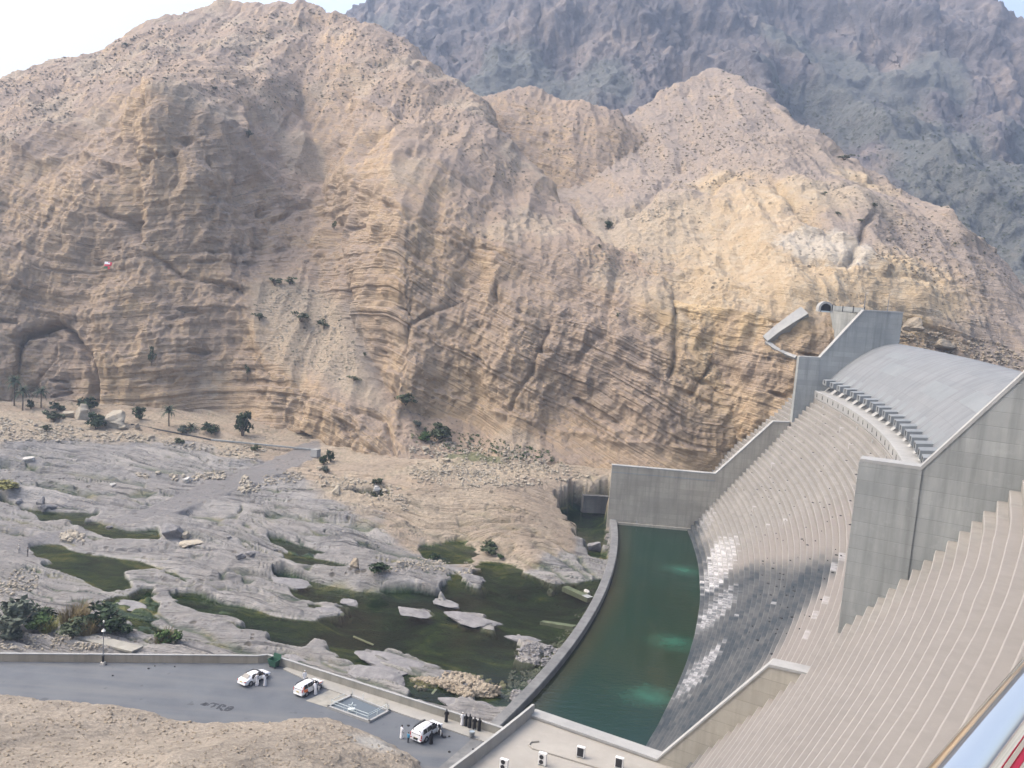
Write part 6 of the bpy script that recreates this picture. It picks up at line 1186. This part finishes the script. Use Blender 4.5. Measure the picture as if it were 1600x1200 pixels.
for k, a_ in enumerate(((652, 959, 62, 14, 'thin grey slab in the middle of the large pool, left of the twin slabs'), (744, 972, 84, 26, 'largest grey slab in the large pool, near the sill'), (814, 1000, 46, 18, 'grey slab between the largest slab and the grey stones at the sill'), (546, 943, 40, 8, 'small pale slab under the long rock ridge'), (515, 955, 52, 12, 'low grey slab at the tip of the wide flat rock'),
                     (696, 944, 52, 12, 'grey slab below the end of the long rock ridge'), (742, 906, 44, 30, 'split grey slab at the head of the large pool'), (628, 1040, 120, 28, 'long tilted slab between the pool and the parapet'), (730, 1106, 84, 30, 'big flat slab beside the foot of the sill'), (590, 1060, 120, 26, 'long grey slab directly beyond the parapet'), (470, 1030, 60, 14, 'grey slab beyond the bend in the parapet'),
                     (205, 948, 60, 14, 'pale slab lying across the end of the left pool'), (460, 912, 70, 12, 'low slab along the south side of the long rock ridge'), (330, 985, 60, 14, 'grey slab along the south shore of the large pool'))): slab(*a_, k)
def bar(name, p0, p1, z0, z1, wd, hg, m, label, cat):
    P, Q = hit(*p0, TERR_ALL)[0], hit(*p1, TERR_ALL)[0]; P[2] += z0; Q[2] += z1; d = Q - P; L_ = np.linalg.norm(d); b = MB(); s_ = np.array([-d[1], d[0], 0]); s_ = s_ / np.linalg.norm(s_) * wd / 2; up_ = np.array([0, 0, hg]); b.prism([P - s_, P + s_, P + s_ + up_, P - s_ + up_], d); tag(b.build(name, m, bevel=.03), label, cat)
bar('concrete_beam', (846, 975), (898, 983), -.1, -.1, 1.2, .7, M_WALL, 'long grey concrete beam lying against the sill wall', 'beam')
bar('concrete_beam', (882, 924), (922, 941), .1, .0, 1.5, 1.0, M_WALL, 'tilted grey concrete block lying near the corner of the bluff', 'beam')
bar('plank', (675, 1086), (681, 1079), .1, .15, .35, .12, M_BLD['white'], 'short white plank on the rubble beyond the parapet', 'plank')
bar('driftwood', (552, 998), (583, 1011), .25, .25, .28, .25, M_BLD['white'], 'bleached white log lying in the green pool', 'log')
bar('path_kerb', (45, 976), (215, 1018), .02, .1, 2.2, .35, M_PARA, 'straight concrete path running down to the parapet wall', 'path')
bar('falaj_wall', (205, 664), (330, 688), .0, .0, .4, .4, M_TRIM, 'low dark channel wall along the cliff foot', 'wall')
bar('falaj_wall', (330, 688), (492, 704), .0, .0, .5, .45, M_WALL, 'low grey channel wall passing below the cave mouth', 'wall')
bar('pump_house', (488, 713), (498, 714), .0, .0, 1.6, 2.2, M_PALE, 'tiny pale concrete box at the end of the track below the cave', 'hut')
M_WING = concrete('stained_concrete', (.06, .062, .064), (.13, .13, .125), False, 1.2, streak=.6)
w4 = [pol(279.5, -4.4, 0), pol(272.5, -5.2, 0)]
b = MB(); P, Q = atz(910, 801, -2.4), atz(950, 803, -2.4); b.prism([P, Q, Q + [0, 0, 4.7], P + [0, 0, 4.7]], (-.4, 1.6, 0)); tag(b.build('wing_wall', M_WING), 'stained concrete wing wall behind the dark corner pool', 'wall')
# falls of loose stone (too many to count): one mesh of small broken rocks
def rubble(name, n, polys, smin, smax, mat_, seed, label, objs=None, bias=1.6, flat=.7):
    r = np.random.RandomState(seed); bm = bmesh.new(); bmesh.ops.create_icosphere(bm, subdivisions=1, radius=1.0); bm.verts.ensure_lookup_table(); base = np.array([v.co for v in bm.verts]); F = np.array([[v.index for v in f.verts] for f in bm.faces]); bm.free(); V = []; Q = []; cnt = 0; tries = 0
    ar = np.array([(max(p[0] for p in pl) - min(p[0] for p in pl)) * (max(p[1] for p in pl) - min(p[1] for p in pl)) for pl in polys], float); ar /= ar.sum()
    while cnt < n and tries < n * 6:
        tries += 1; pl = polys[r.choice(len(polys), p=ar)]; x = r.uniform(min(p[0] for p in pl), max(p[0] for p in pl)); y = r.uniform(min(p[1] for p in pl), max(p[1] for p in pl))
        if not inside(pl, np.array([x]), np.array([y]))[0]: continue
        if pn(np.array([[x, y * 1.6, 0]]), 1 / 28., seed)[0] < r.uniform(-.5, .35): continue
        h = hit(x, y, objs or TERR_ALL)
        if h is None: continue
        m = h[2] / FPX; s_ = (smin + (smax - smin) * r.rand() ** bias) * m * .5; A_ = r.normal(size=(3, 3)); q_, _ = np.linalg.qr(A_); dev = 1 + r.uniform(-.28, .28, (len(base), 1)); P_ = (base * dev * np.array([1, r.uniform(.6, 1), r.uniform(.5, .8)])) @ q_ * s_; P_[:, 2] *= flat; V.append(P_ + h[0] + [0, 0, s_ * .25]); Q.append(F + cnt * len(base)); cnt += 1
    o = link_mesh(name, np_mesh(name, np.concatenate(V), np.concatenate(Q), smooth=False), M_BLD[mat_], kind='stuff', label=label); return o
FANS = [[(-5, 650), (60, 660), (200, 676), (420, 702), (400, 722), (300, 702), (200, 690), (-5, 690)], [(500, 740), (560, 748), (640, 765), (640, 800), (560, 770), (480, 752), (400, 760), (440, 735)], [(640, 690), (720, 690), (830, 700), (920, 745), (800, 765), (640, 755)]]
rubble('rubble', 2600, FANS, 1.5, 6.5, 'cream', 1, 'pale rubble strewn along the foot of the cliffs')
rubble('rubble', 260, [[(90, 835), (112, 828), (132, 838), (130, 848), (95, 846)], [(265, 742), (355, 738), (350, 750), (270, 752)], [(215, 740), (245, 735), (250, 748), (220, 750)], [(380, 745), (420, 742), (400, 770), (370, 768)]], 3, 10, 'cream', 2, 'heaps of cream stones on the grey slabs')
rubble('rubble', 800, [[(676, 1062), (700, 1050), (760, 1058), (792, 1072), (772, 1092), (720, 1087), (680, 1074)], [(640, 1062), (672, 1060), (680, 1076), (650, 1078)]], 3, 11, 'tan', 3, 'heap of broken tan stone in the pool beyond the parapet', bias=1.2)
rubble('rubble', 900, [[(803, 1018), (830, 1004), (858, 1008), (880, 985), (900, 960), (915, 955), (905, 985), (868, 1030), (845, 1045), (805, 1030)], [(800, 1050), (850, 1045), (800, 1100), (780, 1085)]], 2, 7, 'grey', 4, 'grey stones along the outer side of the sill', bias=1.5)
rubble('scree', 1500, [[(900, 375), (1000, 385), (1060, 415), (1020, 435), (930, 425), (890, 400)], [(930, 325), (1110, 310), (1060, 345), (940, 350)], [(420, 440), (520, 460), (560, 560), (560, 620), (440, 560), (400, 480)]], 1.2, 4.5, 'cream', 5, 'loose pale scree on the fan and in the saddle')
rubble('scree', 3200, [[(0, 120), (250, 40), (520, 10), (640, 80), (780, 190), (720, 250), (560, 160), (400, 150), (220, 130), (0, 230)], [(1000, 210), (1150, 130), (1250, 230), (1200, 290), (1000, 300)], [(1400, 330), (1500, 370), (1580, 450), (1450, 440), (1360, 400)]], 1.2, 5.0, 'tan', 6, 'loose stones on the upper slopes')
rubble('rubble', 1500, [[(-5, 1090), (200, 1108), (260, 1128), (500, 1124), (640, 1185), (640, 1205), (-5, 1205)]], 1.5, 6.0, 'tan', 7, 'broken stone on the gravel bank', [EXTRA[0]], bias=2.4)
rubble('rubble', 800, [[(-5, 985), (60, 985), (200, 1012), (120, 1016), (0, 1016)], [(-5, 890), (60, 890), (60, 920), (20, 930), (-5, 935)], [(560, 900), (640, 870), (740, 880), (740, 900), (640, 890)]], 1.5, 6, 'cream', 8, 'stones around the path and the pools')
rubble('rubble', 500, [[(1410, 505), (1600, 545), (1600, 585), (1500, 565), (1400, 540)]], 2, 8, 'tan', 9, 'broken rock behind the spillway crest', [SH_B])
# dry tufts on the slopes
def tufts(n, polys, smin, smax, mat_, seed, label):
    r = np.random.RandomState(seed); V = []; F = []; cnt = 0; tries = 0
    ar = np.array([(max(p[0] for p in pl) - min(p[0] for p in pl)) * (max(p[1] for p in pl) - min(p[1] for p in pl)) for pl in polys], float); ar /= ar.sum()
    while cnt < n and tries < n * 6:
        tries += 1; pl = polys[r.choice(len(polys), p=ar)]; x = r.uniform(min(p[0] for p in pl), max(p[0] for p in pl)); y = r.uniform(min(p[1] for p in pl), max(p[1] for p in pl))
        if not inside(pl, np.array([x]), np.array([y]))[0]: continue
        h = hit(x, y, TERR_ALL)
        if h is None or h[1][2] < .3: continue
        cnt += 1; m = h[2] / FPX; s_ = r.uniform(smin, smax) * m * .5
        for k in range(16):
            d = r.normal(size=3); d[2] = abs(d[2]); d /= np.linalg.norm(d); c = h[0] + d * s_ * r.uniform(.2, .9); t = r.normal(size=3); t /= np.linalg.norm(t); u = np.cross(t, d); q = s_ * .42; i = len(V); V += [c - t * q, c + u * q, c + t * q]; F.append((i, i + 1, i + 2))
    link_mesh('dry_tufts', np_mesh('dry_tufts', np.array(V), np.array(F), smooth=False), LM[mat_], kind='stuff', label=label)
SL = [[(0, 110), (250, 40), (520, 5), (640, 60), (780, 170), (830, 280), (920, 370), (800, 300), (640, 200), (500, 180), (350, 170), (200, 140), (0, 230)], [(780, 140), (960, 150), (1150, 120), (1250, 210), (1420, 300), (1500, 350), (1590, 440), (1450, 420), (1300, 300), (1200, 280), (1000, 310), (900, 290)]]
tufts(1300, SL, 2.0, 5.0, 'dry', 1, 'dry tufts dotted over the upper slopes'); tufts(260, SL + [[(380, 430), (540, 480), (600, 640), (520, 620), (400, 520)], [(640, 670), (900, 720), (900, 745), (650, 740)]], 2.5, 6, 'olive', 2, 'small green tufts dotted over the slopes')
tufts(240, [[(650, 665), (700, 670), (860, 705), (880, 725), (760, 715), (640, 690)]], 3, 8, 'green', 3, 'green growth at the foot of the tan wall')
tufts(900, [[(600, 60), (900, 60), (1600, 200), (1600, 420), (1450, 310), (1250, 190), (1100, 100), (950, 140), (780, 120)]], 2.0, 6.0, 'olive', 4, 'scrub dotted over the far talus')
# dark litter caught on the steps
r = np.random.RandomState(31); b = MB()
for k in range(150):
    an = r.uniform(-26, -4); kz = r.randint(12, 33); zt = zs[kz] + RIS; rr_ = rface(zt - RIS * .5) + r.uniform(.15, .6); s_ = r.uniform(.10, .38); b.box(tuple(pol(rr_, an, zt + .06)), (s_ * r.uniform(.6, 1.6), s_, .12), r.uniform(0, 3), .6)
o = b.build('step_litter', M_TYRE); tag(o, 'dark bits of litter lying on the spillway steps', kind='stuff')
# ------------------------------------------------------------------ air between here and the far mountains
w = N('haze'); v = w.n('VolumePrincipled'); v.inputs['Color'].default_value = (.58, .73, 1.0, 1); v.inputs['Density'].default_value = .00030; v.inputs['Anisotropy'].default_value = .2; w.t.links.new(v.outputs[0], w.out.inputs['Volume'])
b = MB(); b.box((0, 1350, 500), (5200, 4000, 1022)); hz_ = b.build('haze', w.m); tag(hz_, kind='stuff')
